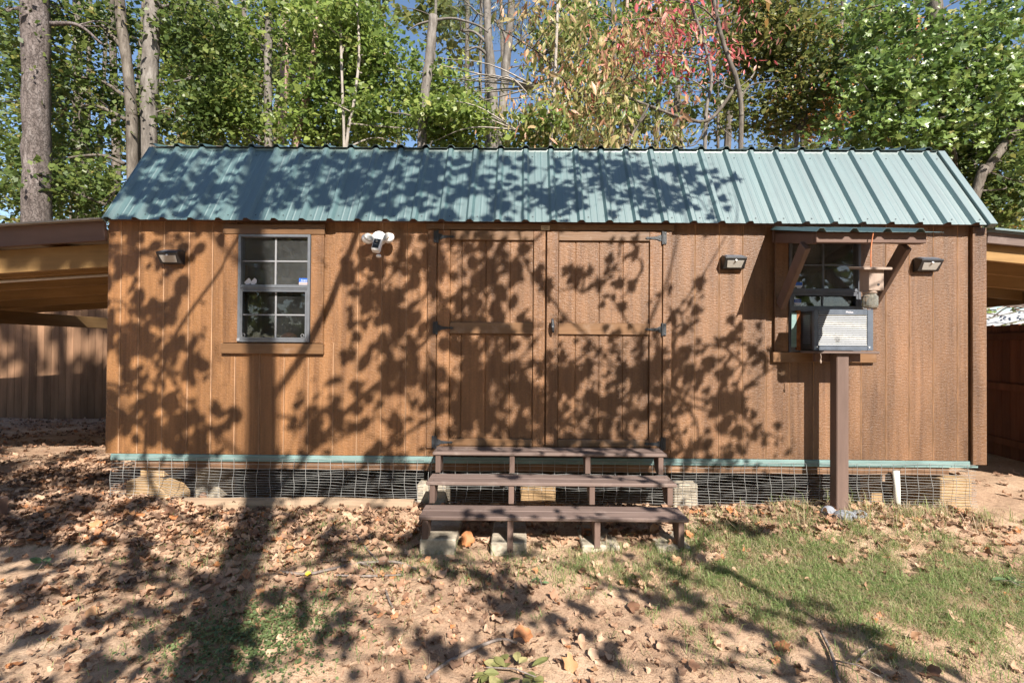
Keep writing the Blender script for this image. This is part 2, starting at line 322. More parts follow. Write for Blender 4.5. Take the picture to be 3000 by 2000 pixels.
def bulk(name, V, nv, mat, parent=None, tint=None, kind=None):
    """many polygons of nv corners each; V is (n, nv, 3) in world metres"""
    n = len(V); o0 = origin(parent); me = bpy.data.meshes.new(name)
    if nv > 4:                                               # fan round the middle
        c_ = V.mean(1, keepdims=True); V = np.stack([np.repeat(c_, nv, 1), V, np.roll(V, -1, 1)], 2).reshape(-1, 3, 3)
        tint = np.repeat(tint, nv); n, nv = n * nv, 3
    co = (V.reshape(-1, 3) - np.array(o0)).astype(np.float32)
    me.vertices.add(n * nv); me.vertices.foreach_set('co', co.ravel())
    me.loops.add(n * nv); me.loops.foreach_set('vertex_index', np.arange(n * nv, dtype=np.int32))
    me.polygons.add(n); me.polygons.foreach_set('loop_start', np.arange(0, n * nv, nv, dtype=np.int32))
    if tint is not None:
        a = me.attributes.new('tint', 'FLOAT', 'POINT'); a.data.foreach_set('value', np.repeat(np.clip(tint, 0, 1), nv).astype(np.float32))
    me.update(calc_edges=True); me.materials.append(mat)
    o = bpy.data.objects.new(name, me); COL.objects.link(o); o.parent = parent
    if kind: o['kind'] = kind
    return o
def frames(nrm, spin):
    nrm = nrm / np.linalg.norm(nrm, axis=1, keepdims=True)
    ref = np.where(np.abs(nrm[:, 2:3]) < .9, np.array([[0, 0, 1.]]), np.array([[1., 0, 0]]))
    a = np.cross(ref, nrm); a /= np.linalg.norm(a, axis=1, keepdims=True); b = np.cross(nrm, a)
    c, s = np.cos(spin)[:, None], np.sin(spin)[:, None]
    return a * c + b * s, b * c - a * s, nrm
KITE = np.array([(0, -.5), (.36, -.05), (.0, .55), (-.36, -.05)])
LONG = np.array([(0, 0), (.15, .35), (.13, .7), (0, 1.05), (-.13, .7), (-.15, .35)])
NEEDL = np.array([(-.04, 0), (.04, 0), (.015, 1.6), (-.015, 1.6)])
ROUND = np.array([(0, -.5), (.3, -.34), (.42, -.02), (.33, .28), (.12, .5), (-.14, .48), (-.36, .26), (-.42, -.05), (-.28, -.36)])
LOBED = np.array([(0, -.45), (.12, -.30), (.42, -.32), (.34, -.08), (.55, .12), (.24, .18), (.2, .40), (0, .58), (-.2, .40), (-.24, .18), (-.55, .12), (-.34, -.08), (-.42, -.32), (-.12, -.30)])
def leaves(cent, nrm, size, shape, spin=None, dirv=None, fold=.12):
    n = len(cent); spin = rng.uniform(0, 6.28, n) if spin is None else spin
    if dirv is None: a, b, c = frames(nrm, spin)
    else:
        b = dirv / np.linalg.norm(dirv, axis=1, keepdims=True); a = np.cross(b, nrm); a /= np.linalg.norm(a, axis=1, keepdims=True) + 1e-9; c = np.cross(a, b)
    s = size[:, None, None]
    sh = shape[None]
    return cent[:, None] + (sh[..., 0:1] * a[:, None] + sh[..., 1:2] * b[:, None] + (np.abs(sh[..., 0:1]) * fold * 2 - .1 * (sh[..., 1:2]) ** 2) * c[:, None]) * s

# ------------------------------------------------------------------ ground
def gz(x, y):
    x, y = np.asarray(x, float), np.asarray(y, float)
    z = np.interp(y, [-60, -6, -2, -1.3, -.8, -.45, -.1, .8, 4, 6, 12, 60], [-.5, -.14, -.06, -.01, .035, .085, .13, .13, .02, -.03, -.1, -.3])
    z = z + .06 * np.exp(-((x - 2.6) ** 2 / .9 + (y + .35) ** 2 / .12)) + .03 * np.exp(-((x + 3.2) ** 2 / .8 + (y + .3) ** 2 / .3))
    z = z - .14 * np.clip((y - .06) / .18, 0, 1) * np.clip((4.2 - y) / .2, 0, 1) * np.clip((x + 3.3) / .15, 0, 1) * np.clip((3.5 - x) / .15, 0, 1)  # soil sunk under the shed, shaped to deepen the shade there
    z = z + .010 * np.sin(3.1 * x + 1.3 * y) + .008 * np.sin(5.3 * y - 2.2 * x + 1) + .004 * np.sin(13 * x + 9 * y) + .004 * np.sin(17 * y - 11 * x + 2)
    return z
def axis_pts(lo, hi, step, far):
    a = list(np.arange(lo, hi + 1e-6, step)); s = step; v = hi
    while v < far: s *= 1.25; v += s; a.append(v)
    s = step; v = lo
    while v > -far: s *= 1.25; v -= s; a.insert(0, v)
    return np.array(a)
gx, gy = axis_pts(-4.6, 4.6, .04, 220), axis_pts(-2.2, .6, .035, 220)
X, Y = np.meshgrid(gx, gy); Z = gz(X, Y)
fine = np.exp(-((X / 5) ** 4 + (Y / 4) ** 4)); Z = Z + fine * .0012 * rng.standard_normal(X.shape)
nx, ny = len(gx), len(gy); idx = np.arange(nx * ny).reshape(ny, nx)
quad = np.stack([idx[:-1, :-1], idx[:-1, 1:], idx[1:, 1:], idx[1:, :-1]], -1).reshape(-1, 4)
me = bpy.data.meshes.new('ground'); me.from_pydata(np.stack([X, Y, Z], -1).reshape(-1, 3).tolist(), [], quad.tolist())
me.polygons.foreach_set('use_smooth', [True] * len(me.polygons))
ground = bpy.data.objects.new('ground', me); COL.objects.link(ground); ground['kind'] = 'structure'
m, nt, N, L, b = nodes('clay_soil')
n1 = noise(N, L, 1.1, 6, .6); r1 = ramp(N, [(.32, (.31, .195, .13)), (.5, (.45, .305, .205)), (.68, (.55, .40, .28))]); L.new(n1.outputs[0], r1.inputs[0])
n2 = noise(N, L, 22, 8, .7); r2 = ramp(N, [(.30, (.42, .38, .35)), (.52, (1, 1, 1))]); L.new(n2.outputs[0], r2.inputs[0])
n3 = noise(N, L, 120, 4, .7); r3 = ramp(N, [(.34, (.5, .45, .42)), (.5, (1, 1, 1))]); L.new(n3.outputs[0], r3.inputs[0])
c = mixc(N, L, .75, r1.outputs[0], r2.outputs[0], 'MULTIPLY'); c = mixc(N, L, .7, c, r3.outputs[0], 'MULTIPLY'); L.new(c, b.inputs['Base Color'])
b.inputs['Roughness'].default_value = .95; b.inputs['Specular IOR Level'].default_value = .1
q = bump(N, L, b, n2.outputs[0], .55, .03); bump(N, L, b, n3.outputs[0], .6, .01, q)
me.materials.append(m)

# ------------------------------------------------------------------ shed
X0, X1, ZB, ZT, DEPTH = -3.48, 3.83, .53, 2.50, 4.27
shed = thing('shed', 'long brown wooden storage shed with a green metal barn roof', 'shed', (0, 0, .13))
W1 = (-2.366, -1.765, 1.468, 2.365); W2 = (2.212, 2.80, 1.42, 2.365)          # window openings
DX0, DXM, DX1, DZ0, DZ1 = -.706, .199, 1.163, .622, 2.412
fw = MB()
xs = [X0, W1[0], W1[1], W2[0], W2[1], X1]
for i in range(5):
    if i in (1, 3):
        w = W1 if i == 1 else W2; fw.box(xs[i], xs[i + 1], .012, .05, ZB, w[2]); fw.box(xs[i], xs[i + 1], .012, .05, w[3], ZT)
    else: fw.box(xs[i], xs[i + 1], .012, .05, ZB, ZT)
front = fw.build('front_wall', MT['siding'], shed)
def siding(x0, x1, z0, z1):
    c, g = .0045, .0016
    o = MB().prism([(x0 + g, .0115), (x0 + g, c), (x0 + g + c, 0), (x1 - g - c, 0), (x1 - g, c), (x1 - g, .0115)], 'z', z0, z1).build('siding_board', MT['siding'], front)
    o.data.materials.append(MT['worn'])
    for p in o.data.polygons:
        if p.normal.y < -.2 and abs(p.normal.x) > .2: p.material_index = 1
GR = [X0, -3.365, -3.21, -3.003, -2.793, -2.595, -2.395, -2.188, -1.982, -1.779, -1.57, -1.37, -1.17, -.964, -.788, DX0]
GR2 = [1.244, 1.44, 1.641, 1.837, 2.035, 2.227, 2.425, 2.626, 2.821, 3.024, 3.219, 3.417, 3.617, 3.708]
for G_, w in ((GR, W1), (GR2, W2)):
    for a, b_ in zip(G_, G_[1:]):
        if b_ > w[0] + .01 and a < w[1] - .01: siding(a, b_, ZB, w[2] - .004)
        else: siding(a, b_, ZB, ZT)
ex = MB().box(X0, X0 + .04, .05, DEPTH, ZB, 2.5).build('end_wall', MT['siding'], shed); MB().box(X1 - .04, X1, .05, DEPTH, ZB, 2.5).build('end_wall', MT['siding'], shed)
box('back_wall', X0 + .04, X1 - .04, DEPTH - .04, DEPTH, ZB, 2.5, 'interior', shed, 0); box('floor_deck', X0 + .04, X1 - .04, .06, DEPTH - .05, ZB - .03, ZB + .01, 'interior', shed, 0)
box('loft', X0 + .05, X1 - .05, .08, DEPTH - .05, 2.42, 2.45, 'interior', shed, 0)
box('corner_board', 3.722, 3.838, -.024, .0, ZB - .028, 2.46, 'trim', shed)
# gambrel gable ends
for xe in (X0 + .012, X1 - .042):
    MB().prism([(.02, 2.5), (.42, 3.22), (2.13, 3.74), (DEPTH - .42, 3.22), (DEPTH - .02, 2.5)], 'x', xe, xe + .03).build('gable_wall', MT['siding'], shed)
box('soffit', X0 + .01, X1 - .01, -.05, .012, 2.476, 2.494, 'brown', shed, 0)
# trims
def trim(x0, x1, z0, z1, mat='trim', y=-.021): return box('trim_board', x0, x1, y, -.0005, z0, z1, mat, shed, .003)
trim(-2.492, -2.37, 1.46, 2.365); trim(-1.762, -1.655, 1.46, 2.365); trim(-2.50, -1.65, 2.367, 2.45, 'trimh', -.026)
box('window_sill', -2.50, -1.648, -.034, -.0005, 1.371, 1.456, 'trimh', shed)
trim(2.095, 2.208, 1.42, 2.365); trim(2.804, 2.90, 1.80, 2.365); trim(2.085, 2.91, 2.367, 2.44, 'trimh', -.024)
box('window_sill', 2.075, 2.925, -.034, -.0005, 1.335, 1.418, 'trimh', shed)
trim(-.786, DX0 - .006, .60, 2.415); trim(DX1 + .006, 1.242, .60, 2.415); box('door_header', -.80, 1.26, -.022, -.0005, 2.418, 2.472, 'trimh', shed); box('threshold', DX0 - .02, DX1 + .02, -.016, .01, .545, .617, 'trimh', shed)

# doors: flush planks with applied stiles and rails
def hinge(px, pz, side, par):
    m = MB(); s = side                                         # strap points along +s
    m.box(px - .034 if s > 0 else px + .004, px - .004 if s > 0 else px + .034, -.030, -.022, pz - .05, pz + .05)
    m.tube([(px, -.031, pz - .054), (px, -.031, pz + .054)], .0075, 8)
    m.prism([(px + s * .004, pz - .026), (px + s * .022, pz - .024), (px + s * .042, pz - .013), (px + s * .11, pz - .007), (px + s * .125, pz - .010), (px + s * .14, pz), (px + s * .125, pz + .010), (px + s * .11, pz + .007), (px + s * .042, pz + .013), (px + s * .022, pz + .024), (px + s * .004, pz + .026)][::1 if s > 0 else -1], 'y', -.029, -.0225)
    for q in (.025, .06, .10): m.ball((px + s * q, -.029, pz), .006, .004, .006, 6, 4)
    for q in (-.04, .04): m.ball((px - s * .022, -.030, pz + q), .007, .005, .007, 6, 4)
    return m.build('hinge', MT['black'], par)
def door(x0, x1, sl, sr, hx, side):
    d = MB().box(x0, x1, .004, .011, DZ0, DZ1).build('door', MT['siding'], shed)
    a, b_ = x0 + sl, x1 - sr; n = 4
    cuts = [a + (b_ - a) * k for k in ((0, .14, .43, .72, 1) if side > 0 else (0, .19, .45, .71, 1))]
    for p, q in zip(cuts, cuts[1:]):
        for z0, z1 in ((.683, 1.549), (1.647, 2.328)):
            MB().prism([(p + .003, .0035), (p + .003, .001), (p + .006, -.003), (q - .006, -.003), (q - .003, .001), (q - .003, .0035)], 'z', z0, z1).build('plank', MT['siding'], d)
    for p, q in ((x0 + .002, a), (b_, x1 - .002)): box('stile', p, q, -.022, .0035, DZ0, DZ1, 'trim', d)
    for z0, z1 in ((DZ0, .681), (1.551, 1.645), (2.33, DZ1)): box('rail', a + .002, b_ - .002, -.0215, .0035, z0, z1, 'trimh', d)
    for hz in (2.355, 1.597, .652): hinge(hx, hz, side, d)
    return d
door(DX0, DXM - .006, .105, .098, DX0 + .002, 1); dr = door(DXM + .004, DX1, .098, .104, DX1 - .002, -1)
hm = MB(); hm.tube([(.254, -.022, 1.62), (.254, -.062, 1.62)], .013, 8); hm.tube([(.251, -.066, 1.678), (.253, -.068, 1.65), (.254, -.069, 1.62), (.256, -.067, 1.585), (.258, -.062, 1.565)], [.008, .013, .017, .012, .008], 8)
hm.build('handle', MT['black'], dr, 0, True); MB().tube([(.254, -.083, 1.612), (.254, -.088, 1.612)], .008, 10).build('lock_barrel', MT['silver'], dr)

# windows
def window(w, frame_mat, mun_mat, pane_mat, low):
    x0, x1, z0, z1 = w; zm = 1.925
    m = MB(); t = .022
    m.box(x0, x0 + t, -.03, .04, z0, z1); m.box(x1 - t, x1, -.03, .04, z0, z1); m.box(x0 + t, x1 - t, -.03, .04, z1 - t, z1); m.box(x0 + t, x1 - t, -.03, .04, z0, z0 + t)
    wd = m.build('window', MT[frame_mat], shed, .002)
    box('meeting_rail', x0 + t, x1 - t, -.022, .03, zm - .022, zm + .022, frame_mat, wd); box('meeting_lip', x0 + t, x1 - t, -.028, -.0225, zm - .006, zm + .004, frame_mat, wd, .001)
    cx = (x0 + x1) / 2
    for za, zb_, yy in ((zm + .022, z1 - t, .004), (z0 + t, zm - .022, .014)):
        zc = (za + zb_) / 2
        box('muntin', cx - .007, cx + .007, yy - .006, yy + .008, za, zb_, mun_mat, wd, .001); 
        for p, q in ((x0 + t, cx - .007), (cx + .007, x1 - t)):
            box('muntin', p, q, yy - .0055, yy + .007, zc - .006, zc + .006, mun_mat, wd, .001)
            for u, v in ((za, zc - .006), (zc + .006, zb_)):
                MB().box(p, q, yy - .001, yy + .002, u, v).build('pane', MT[pane_mat if za > zm else low], wd)
    m = MB()
    for p in (x0 + t + .001, x1 - t - .017): m.box(p, p + .016, -.0285, -.018, z0 + t + .001, zm - .023)
    m.box(x0 + t + .018, x1 - t - .018, -.0285, -.018, z0 + t + .001, z0 + t + .017); m.box(x0 + t + .018, x1 - t - .018, -.0285, -.018, zm - .039, zm - .0235)
    m.build('screen_frame', MT[frame_mat], wd, .001)
    return wd
win1 = window(W1, 'silver', 'white', 'glass', 'screen'); win2 = window(W2, 'darkalu', 'darkalu', 'glass', 'screen')
for sx in (W1[0] + .012, W1[1] - .012): box('screen_latch', sx - .012, sx + .012, -.036, -.0305, W1[2] + .006, W1[2] + .03, 'white', win1, .002)
for sx in (W1[0] + .055, W1[1] - .055):
    MB().tube([(sx + .013 * math.cos(a), -.033, W1[2] + .055 + .013 * math.sin(a)) for a in np.linspace(0, 6.28, 13)], .0022, 5, False).build('pull_ring', MT['white'], win1)
def octo(cx, cz, r, par, y, cut=0):
    pts = [(cx + r * math.cos(R(22.5 + 45 * k)), cz + r * math.sin(R(22.5 + 45 * k))) for k in range(8)]
    if cut: pts = [p for p in pts if not (p[0] < cx - .3 * r and p[1] > cz)]
    s = MB().prism(pts, 'y', y - .0012, y - .0004).build('sticker', MT['pale'], par); 
    return s
for cx in (-2.302, -2.253): octo(cx, 1.977, .03, win1, .002, 1)
s = box('sticker', -1.868, -1.79, .0005, .0016, 1.951, 2.004, 'pale', win1, 0)
MB().box(-1.868, -1.79, -.0008, .0002, 1.971, 2.004).build('sticker_band', MT['blue'], win1); MB().box(-1.866, -1.792, -.0008, .0002, 1.956, 1.966).build('sticker_band', MT['red'], win1)
text('Swann', .021, (-1.823, -.0016, 1.987), 'pale', win1); text('SECURITY SYSTEM', .0065, (-1.829, -.0016, 1.975), 'pale', win1)
for cx in (2.232, 2.285):
    octo(cx + .015, 1.835, .031, win2, .012); MB().box(cx - .013, cx + .043, .0092, .0104, 1.832, 1.858).build('sticker_band', MT['blue'], win2); text('Swann', .016, (cx + .015, .0085, 1.845), 'pale', win2)
    octo(cx + .02, 1.978, .031, win2, .002, 1); MB().box(cx - .006, cx + .046, -.0008, .0002, 1.973, 2.0).build('sticker_band', MT['blue'], win2)

# roof
ribs = -1.348; PITCH = .2286
E_, B_ = np.array((-.095, 2.465)), np.array((.40, 3.245))
def rib_profile(x0, x1):
    pts = []
    k = math.floor((x0 - ribs) / PITCH) - 1
    while True:
        c = ribs + k * PITCH; k += 1
        if c - .05 > x1: break
        for dx, h in ((-.034, 0), (-.014, .025), (.014, .025), (.034, 0), (.078, 0), (.084, .0018), (.092, .0018), (.098, 0), (.132, 0), (.138, .0018), (.146, .0018), (.152, 0)):
            pts.append((c + dx, h))
    ins = [p for p in pts if x0 < p[0] < x1]
    def hh(x):
        return float(np.interp(x, [p[0] for p in pts], [p[1] for p in pts]))
    return [(x0, hh(x0))] + ins + [(x1, hh(x1))]
def sheet(name, x0, x1, A, B, parent, mat='roof', thick=.0025):
    d = B - A; d = d / np.linalg.norm(d); nrm = np.array((-d[1], d[0]))
    m = MB(); pr = rib_profile(x0, x1); k = len(pr)
    for off in (0, -thick):
        for P in (A, B):
            for x, h in pr:
                q = P + nrm * (h + off); m.v.append((x, q[0], q[1]))
    for i in range(k - 1):
        m.f += [(i, i + 1, k + i + 1, k + i), (2 * k + i, 3 * k + i, 3 * k + i + 1, 2 * k + i + 1), (i, 2 * k + i, 2 * k + i + 1, i + 1), (k + i, k + i + 1, 3 * k + i + 1, 3 * k + i)]
    return m.build(name, MT[mat], parent)
RX0, RX1 = -3.425, 3.775
roof = MB().prism([(.0, 2.506), (.42, 3.215), (2.13, 3.70), (DEPTH - .42, 3.215), (DEPTH, 2.506), (DEPTH - .05, 2.506), (DEPTH - .45, 3.19), (2.13, 3.66), (.45, 3.19), (.05, 2.506)], 'x', X0 + .045, X1 - .045).build('roof', MT['interior'], shed)
step = PITCH * 4; x = ribs + .2 - 3 * step
edges = [RX0] + [x + i * step for i in range(9) if RX0 + .2 < x + i * step < RX1 - .2] + [RX1]
nd = (B_ - E_) / np.linalg.norm(B_ - E_)
for a, b_ in zip(edges, edges[1:]):
    sheet('roof_sheet', a, b_, E_, B_ - nd * .004, roof)
    sheet('upper_roof_sheet', a, b_, np.array((.372, 3.258)), np.array((2.13, 3.258 + 1.758 * math.tan(R(16)))), roof)
    sheet('rear_roof_sheet', a, b_, np.array((2.131, 3.258 + 1.758 * math.tan(R(16)))), np.array((DEPTH - .35, 3.262)), roof); sheet('rear_roof_sheet', a, b_, np.array((DEPTH - .40, 3.245)), np.array((DEPTH + .095, 2.465)), roof)
box('break_flashing', RX0, RX1 + .04, .39, .43, 3.225, 3.254, 'roof', roof, .002)
nn = np.array((-nd[1], nd[0]))
def gable_trim(x0, x1):
    A, B = E_ - nd * .012 + nn * .024, B_ + nn * .024
    pts = [A, B, B - nn * .05, A - nn * .05]
    return MB().prism([tuple(p) for p in pts], 'x', x0, x1).build('gable_trim', MT['roof'], roof, .003)
gable_trim(3.777, 3.84); gable_trim(-3.438, -3.427)
sc = MB()
for k in range(-9, 23):
    xx = ribs + k * PITCH + .06
    if RX0 < xx < RX1:
        for t in (.06, .9):
            p = E_ + (B_ - E_) * t + nn * .001; c0 = len(sc.v)
            for j in range(6):
                w = j * math.pi / 3; q = p + nd * math.sin(w) * .006 + nn * .003; sc.v.append((xx + .006 * math.cos(w), q[0], q[1]))
            sc.f.append(tuple(range(c0, c0 + 6)))
tag(sc.build('screw_heads', MT['black'], roof), kind='stuff')

nl = MB()
for G_ in (GR, GR2):
    for a, b_ in zip(G_, G_[1:]):
        for xx in (a + .018, b_ - .022):
            for zz in np.arange(.56, 2.44, .31):
                zj = zz + random.uniform(-.03, .03)
                if (W1[0] - .14 < xx < W1[1] + .12 and zj > 1.36) or (W2[0] - .13 < xx < W2[1] + .12 and zj > 1.33): continue
                c0 = len(nl.v); nl.v += [(xx + .0035 * math.cos(j * 1.0472), -.0006, zj + .0035 * math.sin(j * 1.0472)) for j in range(6)]; nl.f.append(tuple(range(c0, c0 + 6)))
tag(nl.build('nail_heads', MT['brown'], front), kind='stuff')

# skids under the shed
box('rim_board', -3.43, 3.785, -.004, .034, .472, .526, 'grn', shed, .003)
for a, b_ in ((-3.24, -1.1), (-1.098, 1.6), (1.602, 3.56)): box('joist_beam', a, b_, .012, .05, .405, .468, 'fence', shed, .003)
for yy in (1.2, 2.6, 4.0): box('skid', -3.35, 3.55, yy, yy + .09, .36, .498, 'timber', shed, .003)
box('tag_plate', .154, .226, -.026, -.0225, 2.415, 2.452, 'cardtag', shed, 0)
text('SMART', .017, (.188, -.0268, 2.441), 'ink', shed); text('SHED', .014, (.195, -.0268, 2.426), 'ink', shed)
MB().tube(smooth_path([(-.66, -.035, 2.50), (-.652, -.04, 2.46), (-.655, -.038, 2.42), (-.648, -.036, 2.39)], 3), .003, 5).build('straw_strand', MT['cedar'], shed)
orn = MB().ball((-2.02, .16, 1.50), .075, .05, .055, 12, 8).build('ornament', MT['orange'], None, 0, True); tag(orn, 'small orange rounded ornament behind the lower panes of the left window', 'ornament')
isl = MB().box(-2.36, -1.77, .06, .24, 1.42, 1.447).build('inner_sill', MT['interior'], shed)

# ------------------------------------------------------------------ fixtures on the wall
def solar_light(x, z, label):
    t = thing('solar_light', label, 'wall light', (x, -.002, z), 'solar lights on the shed wall'); w = .089
    prof = [(-.001, -.052), (-.001, .060), (-.028, .066), (-.098, .040), (-.100, .030), (-.046, -.050)]
    MB().prism([(y, z + q) for y, q in prof], 'x', x - w, x + w).build('housing', MT['blackpl'], t, .005, False, 2)
    def face(u0, u1, s0, s1, off, nm, mt):
        A, B = Vector((0, -.100, z + .030)), Vector((0, -.046, z - .050)); d = B - A; n_ = Vector((0, -d.z, d.y)).normalized(); n_ = n_ if n_.y < 0 else -n_
        mm = MB(); mm.v = [(x + u, (A + d * s + n_ * o).y, (A + d * s + n_ * o).z) for o in (off, off - .004) for u, s in ((u0, s0), (u1, s0), (u1 - .01, s1), (u0 + .01, s1))]
        mm.f = [(0, 1, 2, 3), (7, 6, 5, 4), (0, 4, 5, 1), (1, 5, 6, 2), (2, 6, 7, 3), (3, 7, 4, 0)]; mm.build(nm, MT[mt], t)
    face(-.068, .068, .22, .86, .003, 'lamp_panel', 'lens')
    MB().ball((x, -.094, z + .012), .009, .009, .009, 10, 6).build('motion_sensor', MT['whitepl'], t, 0, True)
    A, B = Vector((0, -.030, z + .0665)), Vector((0, -.094, z + .0428))
    mm = MB(); mm.v = [(x - .07, A.y, A.z), (x + .07, A.y, A.z), (x + .07, B.y, B.z), (x - .07, B.y, B.z)]; mm.v += [(a_, b2, c2 + .002) for a_, b2, c2 in mm.v[:4]]; mm.f = [(3, 2, 1, 0), (4, 5, 6, 7), (0, 1, 5, 4), (1, 2, 6, 5), (2, 3, 7, 6), (3, 0, 4, 7)]
    mm.build('solar_panel', MT['slate'], t)
solar_light(-2.915, 2.162, 'black wedge solar wall light left of the silver window')
solar_light(1.742, 2.150, 'black wedge solar wall light between the doors and the awning')
solar_light(3.335, 2.142, 'black wedge solar wall light right of the awning')
fl = thing('security_floodlight', 'white twin floodlight with security camera between window and doors', 'floodlight', (-1.187, -.005, 2.33))
MB().ball((-1.187, -.045, 2.332), .062, .045, .060, 18, 12).build('mount', MT['whitepl'], fl, 0, True)
for s, hx, hz in ((-1, -1.268, 2.318), (1, -1.092, 2.325)):
    rot = Euler((R(-25), 0, R(-38 * s))).to_matrix()
    MB().tube([(-1.187 + s * .04, -.06, 2.335), (hx - s * .025, -.075, hz + .008)], [.022, .016], 12).build('arm', MT['whitepl'], fl, 0, True)
    h = MB().ball((hx, -.09, hz), .050, .034, .044, 18, 12, rot).build('lamp_head', MT['whitepl'], fl, 0, True)
    c = Vector((hx, -.09, hz)) + rot @ Vector((0, -.026, 0)); MB().ball(c, .043, .016, .037, 18, 10, rot).build('lamp_lens', MT['lens'], h, 0, True)
rot = Euler((R(-22), R(8), 0)).to_matrix()
def rb(cx, w, y0, y1, z0, z1, name, mat, bev, par, piv=Vector((-1.172, -.10, 2.30))):
    m_ = MB().box(cx - w, cx + w, y0, y1, z0, z1); m_.v = [tuple(rot @ (Vector(v) - piv) + piv) for v in m_.v]; return m_.build(name, MT[mat], par, bev, False, 3)
MB().tube([(-1.187, -.06, 2.315), (-1.178, -.105, 2.285)], .028, 14).build('camera_neck', MT['whitepl'], fl, 0, True)
cb = rb(-1.170, .034, -.145, -.085, 2.186, 2.296, 'camera_body', 'whitepl', .016, fl); rb(-1.170, .025, -.149, -.1455, 2.204, 2.288, 'camera_face', 'blackpl', .0015, cb)
lp = rot @ (Vector((-1.170, -.152, 2.265)) - Vector((-1.172, -.10, 2.30))) + Vector((-1.172, -.10, 2.30)); MB().ball(lp, .009, .005, .009, 12, 8).build('camera_eye', MT['lens'], cb, 0, True)
text('Swann', .011, tuple(rot @ (Vector((-1.170, -.151, 2.238)) - Vector((-1.172, -.10, 2.30))) + Vector((-1.172, -.10, 2.30))), 'pale', cb, 'lettering', (R(90 - 22), R(8), 0))
MB().ball((-1.165, -.125, 2.172), .022, .022, .014, 14, 8).build('motion_sensor', MT['whitepl'], fl, 0, True)

# awning over the right window
aw = thing('window_awning', 'small brown timber awning with green metal sheet over the right window', 'awning', (2.45, -.03, 2.3))
box('header_beam', 2.075, 2.85, -.625, -.587, 2.198, 2.266, 'brown', aw); box('ledger', 2.06, 2.86, -.062, -.036, 2.32, 2.41, 'brown', aw)
for xx in (2.092, 2.832): beam('side_rafter', (xx, -.05, 2.355), (xx, -.586, 2.232), .036, .075, 'brown', aw)
for xx, xb in ((2.07, 2.13), (2.80, 2.868)): beam('brace', (xx, -.50, 2.205), (xb, -.045, 1.80), .042, .088, 'brownv', aw, (0, 1, 0))
sheet('awning_sheet', 2.04, 2.93, np.array((-.675, 2.264)), np.array((-.03, 2.43)), aw)

# carpenter bee trap hanging from the awning
bt = thing('bee_trap', 'small hanging wooden box trap with a glass jar below the awning', 'bee trap', (2.44, -.6, 2.0))
yb = -.655
MB().tube(smooth_path([(2.450, yb - .005, 2.262), (2.442, yb, 2.19), (2.437, yb, 2.11), (2.437, yb, 2.022)], 4), .0042, 6).build('hanger_wire', MT['copper'], bt)
m = MB().prism([(yb - .075, 1.990), (yb + .085, 2.018), (yb + .085, 2.036), (yb - .075, 2.008)], 'x', 2.338, 2.533).build('trap_lid', MT['cedar'], bt, .003)
tb = MB().prism([(yb - .048, 1.853), (yb + .052, 1.853), (yb + .052, 2.012), (yb - .048, 1.994)], 'x', 2.391, 2.493).build('trap_box', MT['cedar'], bt, .002)
MB().tube([(2.455, yb - .0485, 1.893), (2.455, yb - .051, 1.893)], .008, 10).build('bee_hole', MT['ink'], tb)
MB().tube([(2.43, yb, 1.853), (2.43, yb, 1.834)], .044, 18).build('jar_ring', MT['cedar'], bt, 0, True)
MB().tube([(2.43, yb, 1.836), (2.43, yb, 1.822), (2.43, yb, 1.814), (2.43, yb, 1.752), (2.43, yb, 1.738), (2.43, yb, 1.731)], [.040, .042, .050, .050, .046, .036], 20).build('jar', MT['jar'], bt)
MB().ball((2.43, yb, 1.741), .038, .038, .008, 10, 6).build('jar_litter', MT['stick'], bt)

# window air conditioner on its shelf and post
ac = thing('air_conditioner', 'dark window air conditioner with a pale louvred back below the awning', 'air conditioner', (2.5, -.12, 1.434))
ax0, ax1, az0, az1, ay = 2.29, 2.742, 1.440, 1.752, -.247
box('casing', ax0, ax1, ay + .03, -.037, az0, az1, 'blackpl', ac, .006)
box('side_patch', 2.216, 2.256, -.052, -.045, az0 + .02, az1 - .01, 'grn', ac, 0); box('rust_strip', 2.257, 2.289, -.054, -.038, az0 - .004, az1 + .01, 'rust', ac, 0)
sv = MB()
for k in range(14): sv.box(ax0 - .003, ax0 + .002, -.19, -.09, az0 + .05 + k * .0165, az0 + .058 + k * .0165)
tag(sv.build('side_vents', MT['slate'], ac), kind='stuff')
ff = MB(); fw_ = .03
ff.box(ax0 - .004, ax0 + fw_, ay, ay + .029, az0 - .004, az1 + .004); ff.box(ax1 - fw_ - .012, ax1 + .004, ay, ay + .029, az0 - .004, az1 + .004)
ff.box(ax0 + fw_, ax1 - fw_ - .012, ay, ay + .029, az1 - .038, az1 + .004); ff.box(ax0 + fw_, ax1 - fw_ - .012, ay, ay + .029, az0 - .004, az0 + .03)
fr_ = ff.build('front_frame', MT['slate'], ac, .003); text('Midea', .024, (2.56, ay - .0006, az1 - .017), 'pale', fr_)
box('coil', ax0 + fw_, ax1 - fw_ - .012, ay + .022, ay + .0292, az0 + .03, az1 - .038, 'slate', ac, 0)
gl = MB(); k = 0; zz = az0 + .036
while zz < az1 - .044:
    gl.prism([(ay + .004, zz), (ay + .009, zz + .008), (ay + .021, zz + .008), (ay + .021, zz)], 'x', ax0 + fw_, ax1 - fw_ - .012); zz += .0145
tag(gl.build('louvres', MT['fin'], ac), kind='stuff')
for sx in (ax0 + .018, ax1 - .028): MB().ball((sx, ay - .001, az0 + .022), .006, .004, .006, 8, 6).build('screw', MT['whitepl'], ac, 0, True)
box('filler_panel', 2.214, 2.80, -.0355, -.0305, az1 + .004, 1.80, 'darkalu', ac, .001); box('filler_panel', ax1 + .004, 2.80, -.0355, -.0305, az0, az1 + .002, 'darkalu', ac, .001)
